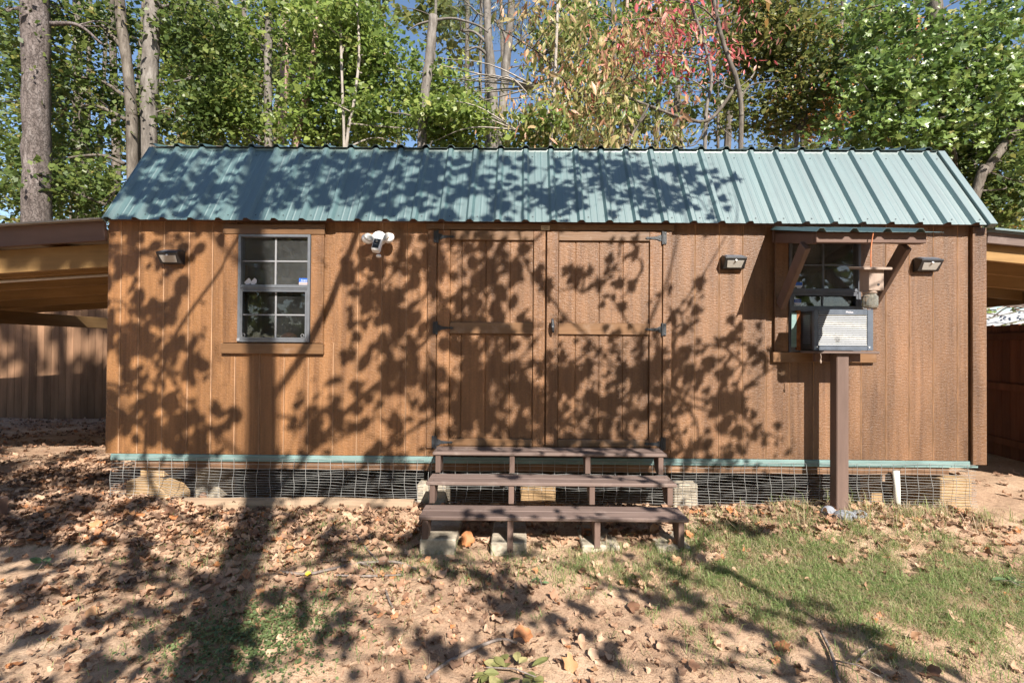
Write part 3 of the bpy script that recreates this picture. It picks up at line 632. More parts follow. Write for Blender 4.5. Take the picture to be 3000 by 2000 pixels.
st = thing('shelf_post', 'brown wooden post with shelf board holding up the air conditioner', 'post', (2.497, -.22, .15))
box('post', 2.449, 2.544, -.268, -.178, .10, 1.411, 'brownv', st, .006); box('shelf', 2.292, 2.758, -.302, -.036, 1.412, 1.431, 'tread', st, .003); box('cleat', 2.34, 2.70, -.17, -.132, 1.345, 1.411, 'brown', st)
MB().tube(smooth_path([(2.30, -.304, 1.41), (2.303, -.307, 1.38), (2.299, -.305, 1.355), (2.304, -.306, 1.335)], 3), .0028, 5).build('cord_end', MT['cedar'], st)
MB().ball((2.301, -.306, 1.35), .008, .006, .014, 6, 5).build('knot', MT['cedar'], st)

# ------------------------------------------------------------------ steps
sp = thing('wooden_steps', 'three-tread brown wooden steps below the double doors', 'steps', (.22, -.45, .05))
SX0, SX1 = -.69, 1.14
treads = ((-.262, .595, .620, .225), (-.505, .430, .456, .235), (-.762, .266, .294, .245))
for y0, z0, z1, dp in treads:
    half = dp / 2
    for a, b_ in ((y0, y0 + half - .003), (y0 + half + .003, y0 + dp)): box('tread', SX0, SX1, a, b_, z0, z1, 'tread', sp, .005)
for px_ in (-.648, -.068, .524, 1.094):
    for (y0, z0, z1, dp), zl in zip(treads, (.457, .295, None)):
        if zl is None: zl = .135 if px_ < -.5 else float(gz(px_, y0 + .05)) + .02
        MB().prism([(y0 + .012, zl), (y0 + .10, zl), (y0 + .19, z0), (y0 + .012, z0)], 'x', px_ - .02, px_ + .02).build('upright', MT['brownv'], sp, .003)
ss = MB()
for y0, z0, z1, dp in treads:
    for px_ in (-.648, -.068, .524, 1.094):
        for q in (.05, .17): ss.ball((px_ + random.uniform(-.008, .008), y0 + q, z1 + .0005), .005, .005, .0012, 6, 4)
tag(ss.build('tread_screws', MT['black'], sp), kind='stuff')
for x0, x1, zt, lab in ((-.685, -.44, .132, 'leftmost pale concrete block under the steps, standing clear of the soil'), (-.20, .045, .115, 'second concrete block from the left under the steps, with dead grass before it'), (.42, .68, .10, 'third concrete block from the left under the steps, half hidden in grass'), (.93, 1.16, .10, 'rightmost concrete block under the steps, sunk into the grass')):
    tag(box('concrete_block', x0, x1, -.745, -.34, -.05, zt, 'concrete', None, .008), lab, 'block')

# blocks, pipe, timber, stones below the shed
bl = MB().prism([(-3.29, .02), (-3.29, .30), (-3.22, .315), (-3.06, .318), (-2.92, .155), (-2.92, .02)], 'y', -.015, .25).build('support_block', MT['block'], None, .008); tag(bl, 'yellow cut timber block with slanted corner under the shed left end', 'timber block')
b2 = box('spacer_block', -3.22, -3.02, .05, .30, .319, .40, 'block', None, .006); tag(b2, 'flat orange timber spacer on top of the slanted block, under the beam', 'timber block')
b3 = box('support_block', 3.47, 3.73, -.01, .62, .03, .385, 'block', None, .008); tag(b3, 'large square timber block under the shed right end', 'timber block')
b4 = box('support_block', .0, .30, .12, .42, .05, .30, 'block', None, .008); tag(b4, 'pale timber block seen between the steps under the shed', 'timber block')
b5 = box('concrete_pad', -2.92, -2.70, .30, .55, .06, .36, 'concrete', None, .008); tag(b5, 'grey concrete pier in the dark beside the slanted timber block', 'block')
b6 = box('concrete_block', -.86, -.62, -.02, .25, .04, .30, 'concrete', None, .008); tag(b6, 'pale concrete block behind the left end of the steps', 'block')
b7 = box('concrete_block', 1.28, 1.48, .02, .30, .06, .31, 'concrete', None, .008); tag(b7, 'pale concrete block just right of the steps under the shed', 'block')
b8 = box('support_block', 3.12, 3.22, .30, .45, .08, .40, 'block', None, .006); tag(b8, 'small pale timber block standing behind the white pipe', 'timber block')
pp = MB().tube([(3.085, -.045, .08), (3.083, -.043, .30), (3.079, -.04, .452)], .0245, 14).build('drain_pipe', MT['pvc'], None, 0, True); tag(pp, 'short upright white plastic pipe near the right end of the wire skirt', 'pipe')
lt = MB().tube([(x_, -.075 + .004 * math.sin(x_ * 7), .135 + .006 * math.sin(3 * x_)) for x_ in np.linspace(-2.75, -.87, 14)], .062, 10, True, .04).build('landscape_timber', MT['timber'], None); tag(lt, 'weathered log edging along the foot of the wire skirt left of the steps', 'log')
for i, (sx, sy, a, b_, c_, lab) in enumerate(((2.455, -.345, .085, .055, .045, 'grey rounded stone in front of the brown post, largest of three'), (2.385, -.27, .06, .05, .045, 'grey stone against the left side of the brown post'), (2.60, -.30, .06, .045, .03, 'small grey stone right of the brown post'))):
    m = MB().ball((sx, sy, float(gz(sx, sy)) + .012), a, b_, c_, 14, 10); m.v = [(v[0] + .006 * math.sin(31 * v[1] + i), v[1] + .006 * math.sin(37 * v[0]), v[2] + .005 * math.sin(29 * v[0] + 23 * v[1])) for v in m.v]
    tag(m.build('stone', MT['stone'], None, 0, True), lab, 'stone')
ts = box('timber_stub', -4.10, -3.935, -.42, -.33, .02, .27, 'brownv', None, .006); tag(ts, 'brown timber stub at the left picture edge among dry leaves', 'timber')

# wire skirt
def wire_skirt(name, x0, x1, label, seed):
    rs = np.random.default_rng(seed); m = MB(); y_ = -.012
    rows = [.502]; 
    for g in (.045, .038, .024, .021, .021, .021, .021, .021, .021, .021, .021, .021, .021, .021): rows.append(rows[-1] - g)
    xx = np.arange(x0, x1 + .001, .05)
    sag = lambda x_, k: .004 * math.sin(4.1 * x_ + k * .3) + .003 * math.sin(9.7 * x_ + .8 * k) + .0025 * math.sin(23 * x_ + 1.7 * k)
    for k, z in enumerate(rows):
        m.tube([(x_, y_ - .012 - .018 * (k / 14) + .006 * math.sin(6 * x_ + k), z + sag(x_, k) * min(1, .3 + k / 5)) for x_ in xx], .0017, 4, False)
    for x_ in np.arange(x0, x1 + .02, .1016):
        dx = rs.uniform(-.008, .008); m.tube([(x_ + dx * k / 8 + .006 * math.sin(x_ * 5 + k * .5), y_ - .013 - .018 * (k / 14), rows[k] + sag(x_, k)) for k in range(15)], .0018, 4, False)
    o = m.build(name, MT['wire'], None); return tag(o, label, 'wire mesh', 'wire mesh along the shed foot')
wire_skirt('wire_mesh', -3.40, -.76, 'welded wire mesh hung along the shed foot left of the steps', 1)
wire_skirt('wire_mesh', -.74, 1.22, 'welded wire mesh seen behind the steps', 2); wire_skirt('wire_mesh', 1.24, 3.74, 'welded wire mesh hung along the shed foot right of the steps', 3)

# ------------------------------------------------------------------ lean-to roofs and fences
def slope(x, xa, za, k): return za + (x - xa) * k
ll = thing('lean_to', 'open lean-to roof of raw pine rafters on the shed left end', 'lean-to', (-5.5, .1, 0))
kL = .068
def L_(x): return 2.472 + (x + 3.49) * kL
beam('fascia', (-3.49, -.01, L_(-3.49) - .085), (-9.5, -.01, L_(-9.5) - .085), .03, .165, 'brown', ll); beam('edge_strip', (-3.49, -.035, L_(-3.49) + .008), (-9.5, -.035, L_(-9.5) + .008), .07, .016, 'under', ll, (0, 0, 1), 0)
beam('header_beam', (-3.50, .09, L_(-3.50) - .27), (-9.4, .09, L_(-9.4) - .27), .04, .20, 'pine', ll)
for yy in (.75, 1.45, 2.15, 2.85, 3.55): beam('rafter', (-3.50, yy, L_(-3.5) - .20), (-9.4, yy, L_(-9.4) - .20), .04, .15, 'pine', ll)
for xx in (-7.0, -6.3, -5.6, -4.9, -4.2): beam('purlin', (xx, .06, L_(xx) - .10), (xx, 3.75, L_(xx) - .10), .09, .04, 'piney', ll)
beam('outer_beam', (-7.55, .0, L_(-7.55) - .37), (-7.55, 5.2, L_(-7.55) - .39), .09, .19, 'piney', ll)
m = MB(); m.v = [(xx, yy, L_(xx) + dz) for dz in (-.07, -.062) for xx in (-9.6, -3.49) for yy in (.02, 3.82)]; m.f = [(0, 1, 3, 2), (4, 6, 7, 5), (0, 4, 5, 1), (2, 3, 7, 6), (0, 2, 6, 4), (1, 5, 7, 3)]; m.build('roof_sheet', MT['under'], ll)
box('post', -7.42, -7.32, 4.9, 5.0, -.05, L_(-7.55) - .47, 'fence', ll)
box('joist_plate', -6.62, -6.28, 4.28, 4.29, 2.04, 2.13, 'under', ll, 0)
tl = MB().tube([(-7.4, .78, L_(-7.4) - .30), (-3.52, .78, L_(-3.52) - .30)], .014, 8).build('conduit', MT['pvc'], ll, 0, True)
hk = MB().tube(smooth_path([(-6.75, 3.9, 2.20), (-6.76, 3.9, 2.06), (-6.70, 3.88, 2.02), (-6.58, 3.88, 2.02), (-6.55, 3.88, 2.06)], 3), .012, 6).build('storage_hook', MT['black'], ll)
lr = thing('lean_to', 'open lean-to roof of raw pine rafters on the shed right end', 'lean-to', (5, .1, 0))
kR = -.09
def R_(x): return 2.428 + (x - 3.85) * kR
beam('fascia', (3.845, -.01, R_(3.845) - .05), (6.0, -.01, R_(6.0) - .05), .03, .095, 'tread', lr); beam('edge_strip', (3.86, -.03, R_(3.86) + .012), (6.1, -.03, R_(6.1) + .012), .09, .016, 'roof', lr, (0, 0, 1), 0)
for yy in (.06, .52, 1.08, 1.66, 2.28, 2.9, 3.6, 4.2): beam('rafter', (3.85, yy, R_(3.85) - .155), (5.95, yy, R_(5.95) - .155), .04, .14, 'pine', lr)
m = MB(); m.v = [(xx, yy, R_(xx) + dz) for dz in (-.06, -.052) for xx in (3.845, 6.1) for yy in (.02, 4.4)]; m.f = [(0, 1, 3, 2), (4, 6, 7, 5), (0, 4, 5, 1), (2, 3, 7, 6), (0, 2, 6, 4), (1, 5, 7, 3)]; m.build('roof_sheet', MT['under'], lr)
beam('outer_beam', (5.86, -.02, 2.055), (5.86, 4.6, 2.055), .09, .14, 'piney', lr)
for yy in (.5, 2.6): beam('brace', (5.86, yy, 1.99), (4.9, yy, 2.19), .04, .09, 'pine', lr)
def fence(name, a, b, z0, z1, mat, label, rails, w=.142, gap=.006, back=1):
    a, b = Vector((*a, 0)), Vector((*b, 0)); t = (b - a).normalized(); n_ = Vector((t.y, -t.x, 0)) * back; Ln = (b - a).length
    fo = thing(name, label, 'fence', tuple(a + Vector((0, 0, z0)))); k = 0; u = 0
    while u < Ln:
        u2 = min(Ln, u + w); m = MB(); zt = z1 + random.uniform(-.012, .012)
        for q in (a + t * u, a + t * (u2 - gap)):
            for o_ in (0, .018): m.v += [tuple(q + n_ * o_ + Vector((0, 0, z))) for z in (z0, zt)]
        m.f = [(0, 1, 3, 2), (4, 6, 7, 5), (0, 4, 5, 1), (2, 3, 7, 6), (0, 2, 6, 4), (1, 5, 7, 3)]
        m.build('board', MT[mat], fo); u = u2
    for z in rails:
        p, q = a - n_ * .022 + Vector((0, 0, z)), b - n_ * .022 + Vector((0, 0, z)); beam('rail', p, q, .04, .09, mat, fo)
    return fo
fence('board_fence', (-10.2, 5.35), (-7.42, 5.35), -.05, 2.33, 'fence', 'weathered upright board fence in dappled sun at the back of the left lean-to', (), back=1)
fence('board_fence', (-7.35, 5.0), (-3.6, 5.0), -.02, 2.18, 'fence', 'shaded grey board fence close behind the shed left end', (.4, 1.7), back=-1)
fence('board_fence', (5.75, -.2), (6.95, 6.2), -.12, 1.77, 'fencer', 'dark red-brown rail fence in shade beside the right lean-to', (.28, .98, 1.62), back=1)
tn = thing('tin_roof', 'white corrugated metal roof edge above the dark red fence', 'roof', (6.8, 3, 1.75))
for i in range(7):
    a0 = Vector((5.86 + i * .19, .3 + i * 1.0, 0)); t = Vector((.1875, 1.0, 0)).normalized(); n_ = Vector((t.y, -t.x, 0)); m = MB(); pr = []
    for k in range(41):
        s_ = k * .0255; h = .016 * (1 if (s_ % .17) < .05 else 0); pr.append((s_, h))
    for P0, z in ((0, 1.765), (.9, 2.02)):
        for s_, h in pr: m.v.append(tuple(a0 + t * s_ + n_ * P0 + Vector((0, 0, z + h))))
    kk = len(pr); m.f = [(j, j + 1, kk + j + 1, kk + j) for j in range(kk - 1)]
    m.build('roof_sheet', MT['tin'], tn)

# ------------------------------------------------------------------ woods
TREES = [
 {'name': 'pine_tree', 'label': 'thick straight pine trunk with scaly grey bark behind the left lean-to', 'bark': 'pine', 'leaf': 'dark', 'size': 0.075, 'trunks': [([(-10.173, 6.2, -0.1), (-10.245, 6.2, 3.995), (-10.298, 6.2, 5.805), (-10.37, 6.2, 8.713), (-10.462, 6.2, 12.371)], 0.245, 0.23)], 'blobs': [(-11.302, 6.8, 8.518, 1.14, 1.0, 0.91, 1500), (-9.935, 6.9, 8.9, 0.92, 1.0, 0.61, 900)], 'limbs': [([(-10.026, 6.2, 8.204), (-9.444, 6.2, 8.17), (-8.928, 6.2, 7.772)], 0.05, 0.02), ([(-10.687, 6.2, 8.53), (-11.122, 6.2, 8.382), (-11.554, 6.2, 8.125)], 0.05, 0.02)]},
 {'name': 'oak_tree', 'label': 'tall grey trunk standing beside a bent slimmer trunk above the roof corner', 'bark': 'grey', 'leaf': 'dark', 'size': 0.085, 'trunks': [([(-8.965, 7.5, -0.1), (-8.923, 7.5, 6.124), (-8.902, 7.5, 8.002), (-8.861, 7.5, 9.64), (-8.877, 7.5, 12.929)], 0.185, 0.165)], 'blobs': [(-8.212, 7.9, 9.417, 1.17, 1.0, 0.92, 2600), (-7.875, 8.2, 7.971, 0.94, 1.0, 1.02, 2600), (-8.417, 8.0, 7.095, 0.84, 1.0, 0.59, 1500)], 'limbs': [([(-8.678, 7.5, 9.46), (-8.352, 7.5, 9.519), (-8.106, 7.5, 9.495)], 0.05, 0.02), ([(-8.668, 7.5, 7.635), (-8.081, 7.5, 7.72)], 0.03, 0.012)]},
 {'name': 'maple_tree', 'label': 'bent dark trunk with long limbs reaching left, close beside the grey trunk', 'bark': 'dark', 'leaf': 'dark', 'size': 0.08, 'trunks': [([(-8.832, 7.1, -0.1), (-8.976, 7.1, 5.882), (-9.014, 7.1, 6.827), (-9.134, 7.1, 7.932), (-9.31, 7.1, 9.117), (-9.406, 7.1, 11.736)], 0.12, 0.1)], 'blobs': [(-10.53, 7.4, 8.1, 1.2, 1.4, 1.2, 2600), (-10.267, 7.4, 6.885, 1.2, 1.2, 0.88, 2600), (-12.759, 8.5, 7.398, 1.05, 1.0, 1.4, 2000), (-11.573, 7.6, 5.41, 1.38, 1.0, 1.06, 3600), (-9.881, 7.0, 4.901, 0.92, 1.0, 0.69, 2200), (-9.903, 7.6, 9.211, 0.49, 1.0, 0.49, 500), (-12.999, 8.2, 8.555, 0.77, 1.0, 1.02, 1300)], 'limbs': [([(-9.169, 7.1, 8.169), (-9.795, 7.1, 8.799), (-10.672, 7.1, 9.191)], 0.06, 0.02), ([(-9.137, 7.1, 7.103), (-9.695, 7.1, 7.455), (-10.328, 7.1, 7.571)], 0.05, 0.015), ([(-9.145, 7.1, 6.59), (-9.844, 7.1, 6.902), (-10.475, 7.1, 6.859)], 0.05, 0.015), ([(-9.071, 7.0, 5.529), (-9.66, 7.0, 5.721), (-10.674, 7.0, 5.614)], 0.05, 0.02), ([(-9.315, 6.8, 4.535), (-9.932, 6.8, 4.761), (-10.471, 6.8, 4.926)], 0.035, 0.02)]},
 {'name': 'maple_tree', 'label': 'slender pale straight trunk rising through bright green maple leaves', 'bark': 'grey', 'leaf': 'bright', 'size': 0.09, 'trunks': [([(-6.751, 9, -0.1), (-6.838, 9, 6.745), (-6.883, 9, 8.863), (-6.852, 9, 10.711), (-6.88, 9, 14.42)], 0.105, 0.09)], 'blobs': [(-7.967, 9.2, 9.441, 1.2, 1.0, 1.2, 3600), (-7.732, 9.0, 7.569, 1.09, 1.0, 0.82, 2800), (-9.629, 10, 9.419, 1.08, 1.0, 1.57, 2800), (-6.484, 9.6, 10.557, 0.95, 1.0, 0.86, 2000)], 'limbs': ()},
 {'name': 'pine_tree', 'label': 'short sunlit pinkish trunk seen between leaves right of the slender pale trunk', 'bark': 'pink', 'leaf': 'dark', 'size': 0.07, 'trunks': [([(-8.417, 12.5, -0.1), (-8.207, 12.5, 8.745), (-8.154, 12.5, 10.087), (-8.157, 12.5, 13.187), (-8.165, 12.5, 16.709)], 0.15, 0.13)], 'blobs': [(-7.868, 12.8, 11.732, 1.06, 1.0, 0.94, 1500), (-8.774, 13, 9.564, 0.71, 1.0, 0.71, 800)], 'limbs': ()},
 {'name': 'leaning_tree', 'label': 'thin trunk leaning right with sunlit bark, left of the dense green thicket', 'bark': 'pink', 'leaf': 'bright', 'size': 0.09, 'trunks': [([(-6.481, 8.2, -0.1), (-5.714, 8.2, 6.426), (-5.511, 8.2, 7.463), (-5.332, 8.2, 8.416), (-5.18, 8.2, 10.15), (-5.113, 8.2, 11.888)], 0.095, 0.06)], 'blobs': [(-5.115, 8.6, 9.538, 1.06, 1.0, 1.15, 3600), (-5.094, 8.6, 7.751, 0.97, 1.0, 0.97, 3400), (-5.619, 8.4, 6.946, 0.61, 1.0, 0.43, 1200)], 'limbs': ()},
 {'name': 'sapling', 'label': 'twin thin pale stems forking low behind the roof edge', 'bark': 'pale', 'leaf': 'bright', 'size': 0.085, 'trunks': [([(-3.993, 7.2, -0.1), (-4.141, 7.2, 5.996), (-4.184, 7.2, 7.058), (-4.228, 7.2, 8.17), (-4.288, 7.2, 9.922)], 0.034, 0.026), ([(-4.683, 7.2, -0.1), (-4.093, 7.2, 5.996), (-3.96, 7.2, 6.821), (-3.816, 7.2, 8.093), (-3.878, 7.2, 9.446), (-3.855, 7.2, 10.243)], 0.04, 0.02)], 'blobs': [(-3.956, 7.8, 8.864, 0.66, 1.0, 0.91, 2600), (-3.563, 8.2, 8.251, 0.77, 1.0, 0.85, 2600), (-3.662, 8.0, 6.949, 0.92, 1.0, 0.59, 2600), (-4.387, 7.6, 9.232, 0.57, 1.0, 0.49, 1000)], 'limbs': ()},
 {'name': 'dead_tree', 'label': 'leaning dead grey trunk with a broken top, above the roof middle', 'bark': 'grey', 'leaf': 'bright', 'size': 0.085, 'trunks': [([(-2.476, 7, -0.1), (-2.305, 7, 5.878), (-2.253, 7, 6.968), (-2.146, 7, 7.982), (-2.062, 7, 8.935)], 0.115, 0.1)], 'blobs': [(-1.985, 7.6, 6.612, 0.57, 1.0, 0.41, 1300)], 'limbs': [([(-2.196, 7, 6.657), (-1.805, 7, 6.347)], 0.03, 0.012), ([(-2.273, 7, 6.539), (-2.662, 7, 6.693), (-3.051, 7, 6.73)], 0.022, 0.01), ([(-2.046, 7, 8.841), (-1.595, 7, 8.882), (-1.05, 7, 8.728), (-0.816, 7, 8.573)], 0.03, 0.018), ([(-2.123, 7, 8.825), (-2.41, 7, 8.746), (-2.642, 7, 8.605)], 0.025, 0.012)]},
 {'name': 'twin_pine_tree', 'label': 'two tall pale trunks joined at the base against the blue sky', 'bark': 'grey', 'leaf': 'needle', 'size': 0.11, 'trunks': [([(-0.817, 10, -0.1), (-0.851, 10, 7.086), (-0.862, 10, 8.469), (-0.971, 10, 9.755), (-1.059, 10, 10.845), (-1.168, 10, 14.425)], 0.14, 0.11), ([(-0.653, 10.05, -0.1), (-0.617, 10.05, 7.107), (-0.607, 10.05, 8.297), (-0.518, 10.05, 9.488), (-0.427, 10.05, 10.582), (-0.375, 10.05, 11.478), (-0.379, 10.05, 14.473)], 0.14, 0.1)], 'blobs': [(-0.971, 10.4, 11.52, 0.81, 1.0, 0.5, 900), (-2.112, 10.6, 11.241, 0.61, 1.0, 0.61, 500), (-0.259, 10.6, 10.938, 0.61, 1.0, 0.61, 350)], 'limbs': [([(-0.971, 10, 9.755), (-1.329, 10, 10.051), (-1.673, 10, 9.95)], 0.045, 0.02), ([(-0.92, 10, 8.32), (-1.218, 10, 8.615), (-1.694, 10, 9.009)], 0.04, 0.018), ([(-0.914, 10, 7.579), (-1.261, 10, 7.824), (-1.509, 10, 8.07)], 0.04, 0.018), ([(-1.034, 10, 10.151), (-1.431, 10, 10.496), (-1.826, 10, 10.544)], 0.05, 0.02), ([(-0.437, 10, 9.46), (0.054, 10, 9.561)], 0.02, 0.01), ([(-0.454, 10, 9.064), (0.009, 10, 9.116)], 0.02, 0.01), ([(-0.548, 10, 8.569), (0.258, 10, 8.623)], 0.02, 0.01), ([(-0.493, 10, 10.252), (-0.743, 10, 10.747), (-1.337, 10, 11.042)], 0.05, 0.02), ([(-0.382, 10, 9.956), (-0.05, 10, 10.353), (0.243, 10, 10.751)], 0.03, 0.01)]},
 {'name': 'pine_tree', 'label': 'distant dark trunk behind and left of the twin pale trunks', 'bark': 'dark', 'leaf': 'needle', 'size': 0.11, 'trunks': [([(-2.075, 13.5, -0.1), (-2.055, 13.5, 9.651), (-2.048, 13.5, 11.689), (-2.041, 13.5, 13.67), (-2.04, 13.5, 16.4)], 0.085, 0.07)], 'blobs': [(-2.326, 13.8, 13.877, 0.99, 1.0, 0.62, 700), (-1.802, 13.8, 11.236, 0.75, 1.0, 0.62, 350)], 'limbs': ()},
 {'name': 'pine_tree', 'label': 'dark trunk half hidden right behind the twin pale trunks', 'bark': 'dark', 'leaf': 'needle', 'size': 0.11, 'trunks': [([(-1.138, 12.0, -0.1), (-1.178, 12.0, 8.335), (-1.196, 12.0, 10.593), (-1.238, 12.0, 12.858), (-1.279, 12.0, 15.128)], 0.1, 0.085)], 'blobs': [(-0.407, 12.3, 12.496, 0.8, 1.0, 0.68, 500)], 'limbs': ()},
 {'name': 'young_tree', 'label': 'very thin white stem standing in front of the pinkish drooping leaves', 'bark': 'pale', 'leaf': 'bright', 'size': 0.09, 'trunks': [([(0.36, 6.4, -0.1), (0.581, 6.4, 5.653), (0.647, 6.4, 6.683), (0.685, 6.4, 7.567), (0.72, 6.4, 8.895), (0.754, 6.4, 10.375)], 0.04, 0.028)], 'blobs': [(-1.666, 7.6, 7.516, 0.57, 1.0, 0.57, 700), (-1.523, 7.2, 6.516, 0.86, 1.0, 0.43, 2300), (-2.44, 8.2, 7.91, 0.51, 1.0, 0.85, 1100), (0.21, 7.0, 6.202, 0.69, 1.0, 0.27, 1100)], 'limbs': [([(0.634, 6.4, 6.462), (0.196, 6.4, 6.313), (-0.169, 6.4, 6.09)], 0.012, 0.006), ([(0.668, 6.4, 6.904), (0.337, 6.4, 7.05), (0.193, 6.4, 6.754)], 0.012, 0.006)]},
 {'name': 'sourwood_tree', 'label': 'small tree with drooping tan, pink and crimson leaves above the roof', 'bark': 'dark', 'leaf': 'sour', 'size': 0.15, 'trunks': [([(4.691, 6.6, -0.1), (4.742, 6.6, 5.756), (4.754, 6.6, 6.578), (4.663, 6.6, 7.251), (4.363, 6.6, 8.074), (4.136, 6.6, 9.049), (4.057, 6.6, 10.178)], 0.055, 0.04)], 'blobs': [(0.805, 6.9, 8.477, 0.84, 1.0, 0.69, 620), (1.272, 6.9, 7.475, 0.99, 1.0, 0.69, 800), (0.427, 6.7, 6.529, 0.83, 1.0, 0.6, 720), (1.737, 6.9, 6.706, 0.84, 1.0, 0.69, 700), (2.441, 7.0, 8.002, 0.92, 1.0, 0.85, 800), (0.187, 6.9, 9.016, 0.69, 1.0, 0.31, 300), (3.123, 7.2, 6.461, 0.71, 1.0, 0.47, 300), (1.409, 6.7, 5.929, 1.12, 1.0, 0.3, 500)], 'limbs': [([(4.707, 6.7, 7.23), (4.109, 6.7, 6.472), (3.509, 6.7, 6.506), (2.757, 6.7, 6.767), (2.004, 6.7, 7.028), (1.176, 6.7, 7.062), (0.417, 6.7, 7.854), (-0.568, 6.7, 8.495)], 0.042, 0.014), ([(2.757, 6.7, 6.767), (2.385, 6.7, 6.085), (2.236, 6.7, 5.782)], 0.03, 0.025), ([(1.026, 6.7, 6.948), (2.004, 6.7, 6.99), (2.378, 6.7, 7.295)], 0.02, 0.008), ([(4.109, 6.7, 6.472), (3.812, 6.7, 5.942), (3.512, 6.7, 5.865)], 0.02, 0.008), ([(4.746, 6.7, 6.852), (5.007, 6.7, 7.231), (5.681, 6.7, 7.348)], 0.025, 0.008)]},
 {'name': 'understory_tree', 'label': 'green tree filling the gap behind the drooping tan leaves', 'bark': 'dark', 'leaf': 'bright', 'size': 0.09, 'trunks': [([(2.358, 10.2, -0.1), (2.563, 10.2, 7.184), (2.652, 10.2, 9.086), (2.587, 10.2, 11.596), (2.526, 10.2, 13.609)], 0.08, 0.06)], 'blobs': [(1.266, 10.4, 10.408, 1.11, 1.0, 1.11, 1300), (2.477, 10.4, 10.922, 1.11, 1.0, 0.91, 1500), (3.697, 10.4, 9.401, 1.11, 1.0, 0.91, 1300), (2.288, 10.4, 8.683, 1.31, 1.0, 0.91, 1500), (4.867, 10.6, 10.959, 0.92, 1.0, 0.92, 1000), (5.589, 10.6, 9.313, 0.82, 1.0, 0.82, 700), (0.855, 10, 7.687, 0.88, 1.0, 0.59, 900)], 'limbs': ()},
 {'name': 'red_tree', 'label': 'small tree with bright red leaf sprays over the roof middle', 'bark': 'grey', 'leaf': 'red', 'size': 0.13, 'trunks': [([(4.05, 7.2, -0.1), (4.185, 7.2, 5.993), (4.22, 7.2, 6.941), (4.335, 7.2, 7.653), (4.135, 7.2, 8.523), (3.817, 7.2, 9.474)], 0.045, 0.03)], 'blobs': [(2.875, 7.2, 8.914, 0.71, 1.0, 0.55, 330), (3.428, 7.2, 8.441, 0.78, 1.0, 0.47, 260), (4.328, 7.3, 9.146, 0.95, 1.0, 0.55, 300), (4.885, 7.3, 8.589, 0.71, 1.0, 0.55, 220), (4.102, 7.1, 7.754, 0.54, 1.0, 0.39, 130), (2.44, 7.0, 8.313, 0.46, 1.0, 0.46, 120)], 'limbs': [([(4.335, 7.2, 7.653), (4.846, 7.2, 7.418), (5.238, 7.2, 7.657)], 0.02, 0.008), ([(4.26, 7.2, 6.862), (4.693, 7.2, 6.39), (5.086, 7.2, 6.077)], 0.015, 0.006), ([(4.223, 7.2, 6.309), (3.753, 7.2, 6.07)], 0.015, 0.006)]},
 {'name': 'oak_tree', 'label': 'olive green tree with sparse orange leaves left of the bright maple', 'bark': 'dark', 'leaf': 'olive', 'size': 0.095, 'trunks': [([(6.01, 8.5, -0.1), (6.982, 8.5, 6.528), (7.111, 8.5, 7.056), (7.241, 8.5, 7.585), (6.798, 8.5, 10.406)], 0.05, 0.04)], 'blobs': [(6.246, 8.8, 9.26, 0.9, 1.0, 0.99, 2300), (7.03, 8.6, 9.409, 0.97, 1.0, 1.06, 2800), (6.698, 8.8, 7.637, 0.99, 1.0, 0.63, 1500), (7.356, 8.4, 8.061, 0.69, 1.0, 0.69, 1500), (5.799, 9.2, 7.824, 0.65, 1.0, 0.55, 400), (6.064, 8.8, 10.344, 0.81, 1.0, 0.36, 900)], 'limbs': [([(8.376, 8.5, 7.503), (7.939, 8.5, 8.205), (7.588, 8.5, 8.644), (7.064, 8.5, 8.818)], 0.035, 0.012), ([(7.588, 8.5, 8.644), (7.571, 8.5, 8.864)], 0.02, 0.012), ([(8.898, 8.5, 9.046), (9.029, 8.5, 9.355), (9.247, 8.5, 9.709)], 0.03, 0.012)]},
 {'name': 'orange_tree', 'label': 'small orange-leaved tree glimpsed between green crowns', 'bark': 'dark', 'leaf': 'orange', 'size': 0.09, 'trunks': [([(8.413, 10.5, -0.1), (8.848, 10.5, 7.44), (8.897, 10.5, 7.95), (8.947, 10.5, 8.663), (8.995, 10.5, 10.297)], 0.04, 0.03)], 'blobs': [(9.161, 10.6, 8.406, 0.71, 1.0, 0.61, 1300), (11.863, 10.8, 10.699, 0.52, 1.0, 0.41, 500), (8.768, 10.8, 9.539, 0.62, 1.0, 0.52, 500)], 'limbs': ()},
 {'name': 'maple_tree', 'label': 'large maple with glossy light green leaves over the roof right end', 'bark': 'dark', 'leaf': 'maple', 'size': 0.15, 'trunks': [([(9.67, 7.4, -0.1), (9.807, 7.4, 5.623), (9.855, 7.4, 6.825), (9.713, 7.4, 8.43), (9.594, 7.4, 9.636), (9.555, 7.4, 11.25)], 0.2, 0.15)], 'blobs': [(7.916, 7.0, 7.172, 1.0, 0.8, 0.85, 1300), (8.758, 6.9, 7.586, 0.92, 0.8, 0.99, 1500), (10.143, 7.0, 8.19, 1.0, 0.8, 1.0, 1700), (10.43, 6.9, 6.826, 0.92, 0.8, 0.76, 1300), (8.224, 7.0, 6.322, 1.23, 0.8, 0.39, 1100), (9.604, 7.0, 6.251, 0.85, 0.7, 0.46, 800), (8.2, 7.4, 8.826, 0.88, 1.0, 0.8, 1300), (10.952, 7.2, 9.183, 0.86, 1.0, 0.47, 800)], 'limbs': [([(9.544, 7.2, 7.914), (9.075, 7.2, 8.623), (8.371, 7.2, 9.411)], 0.05, 0.02), ([(9.298, 7.0, 6.637), (8.838, 7.0, 6.789), (7.917, 7.0, 6.397)], 0.03, 0.01), ([(9.452, 7.0, 7.412), (10.142, 7.0, 7.648), (10.908, 7.0, 7.419)], 0.04, 0.012)]},
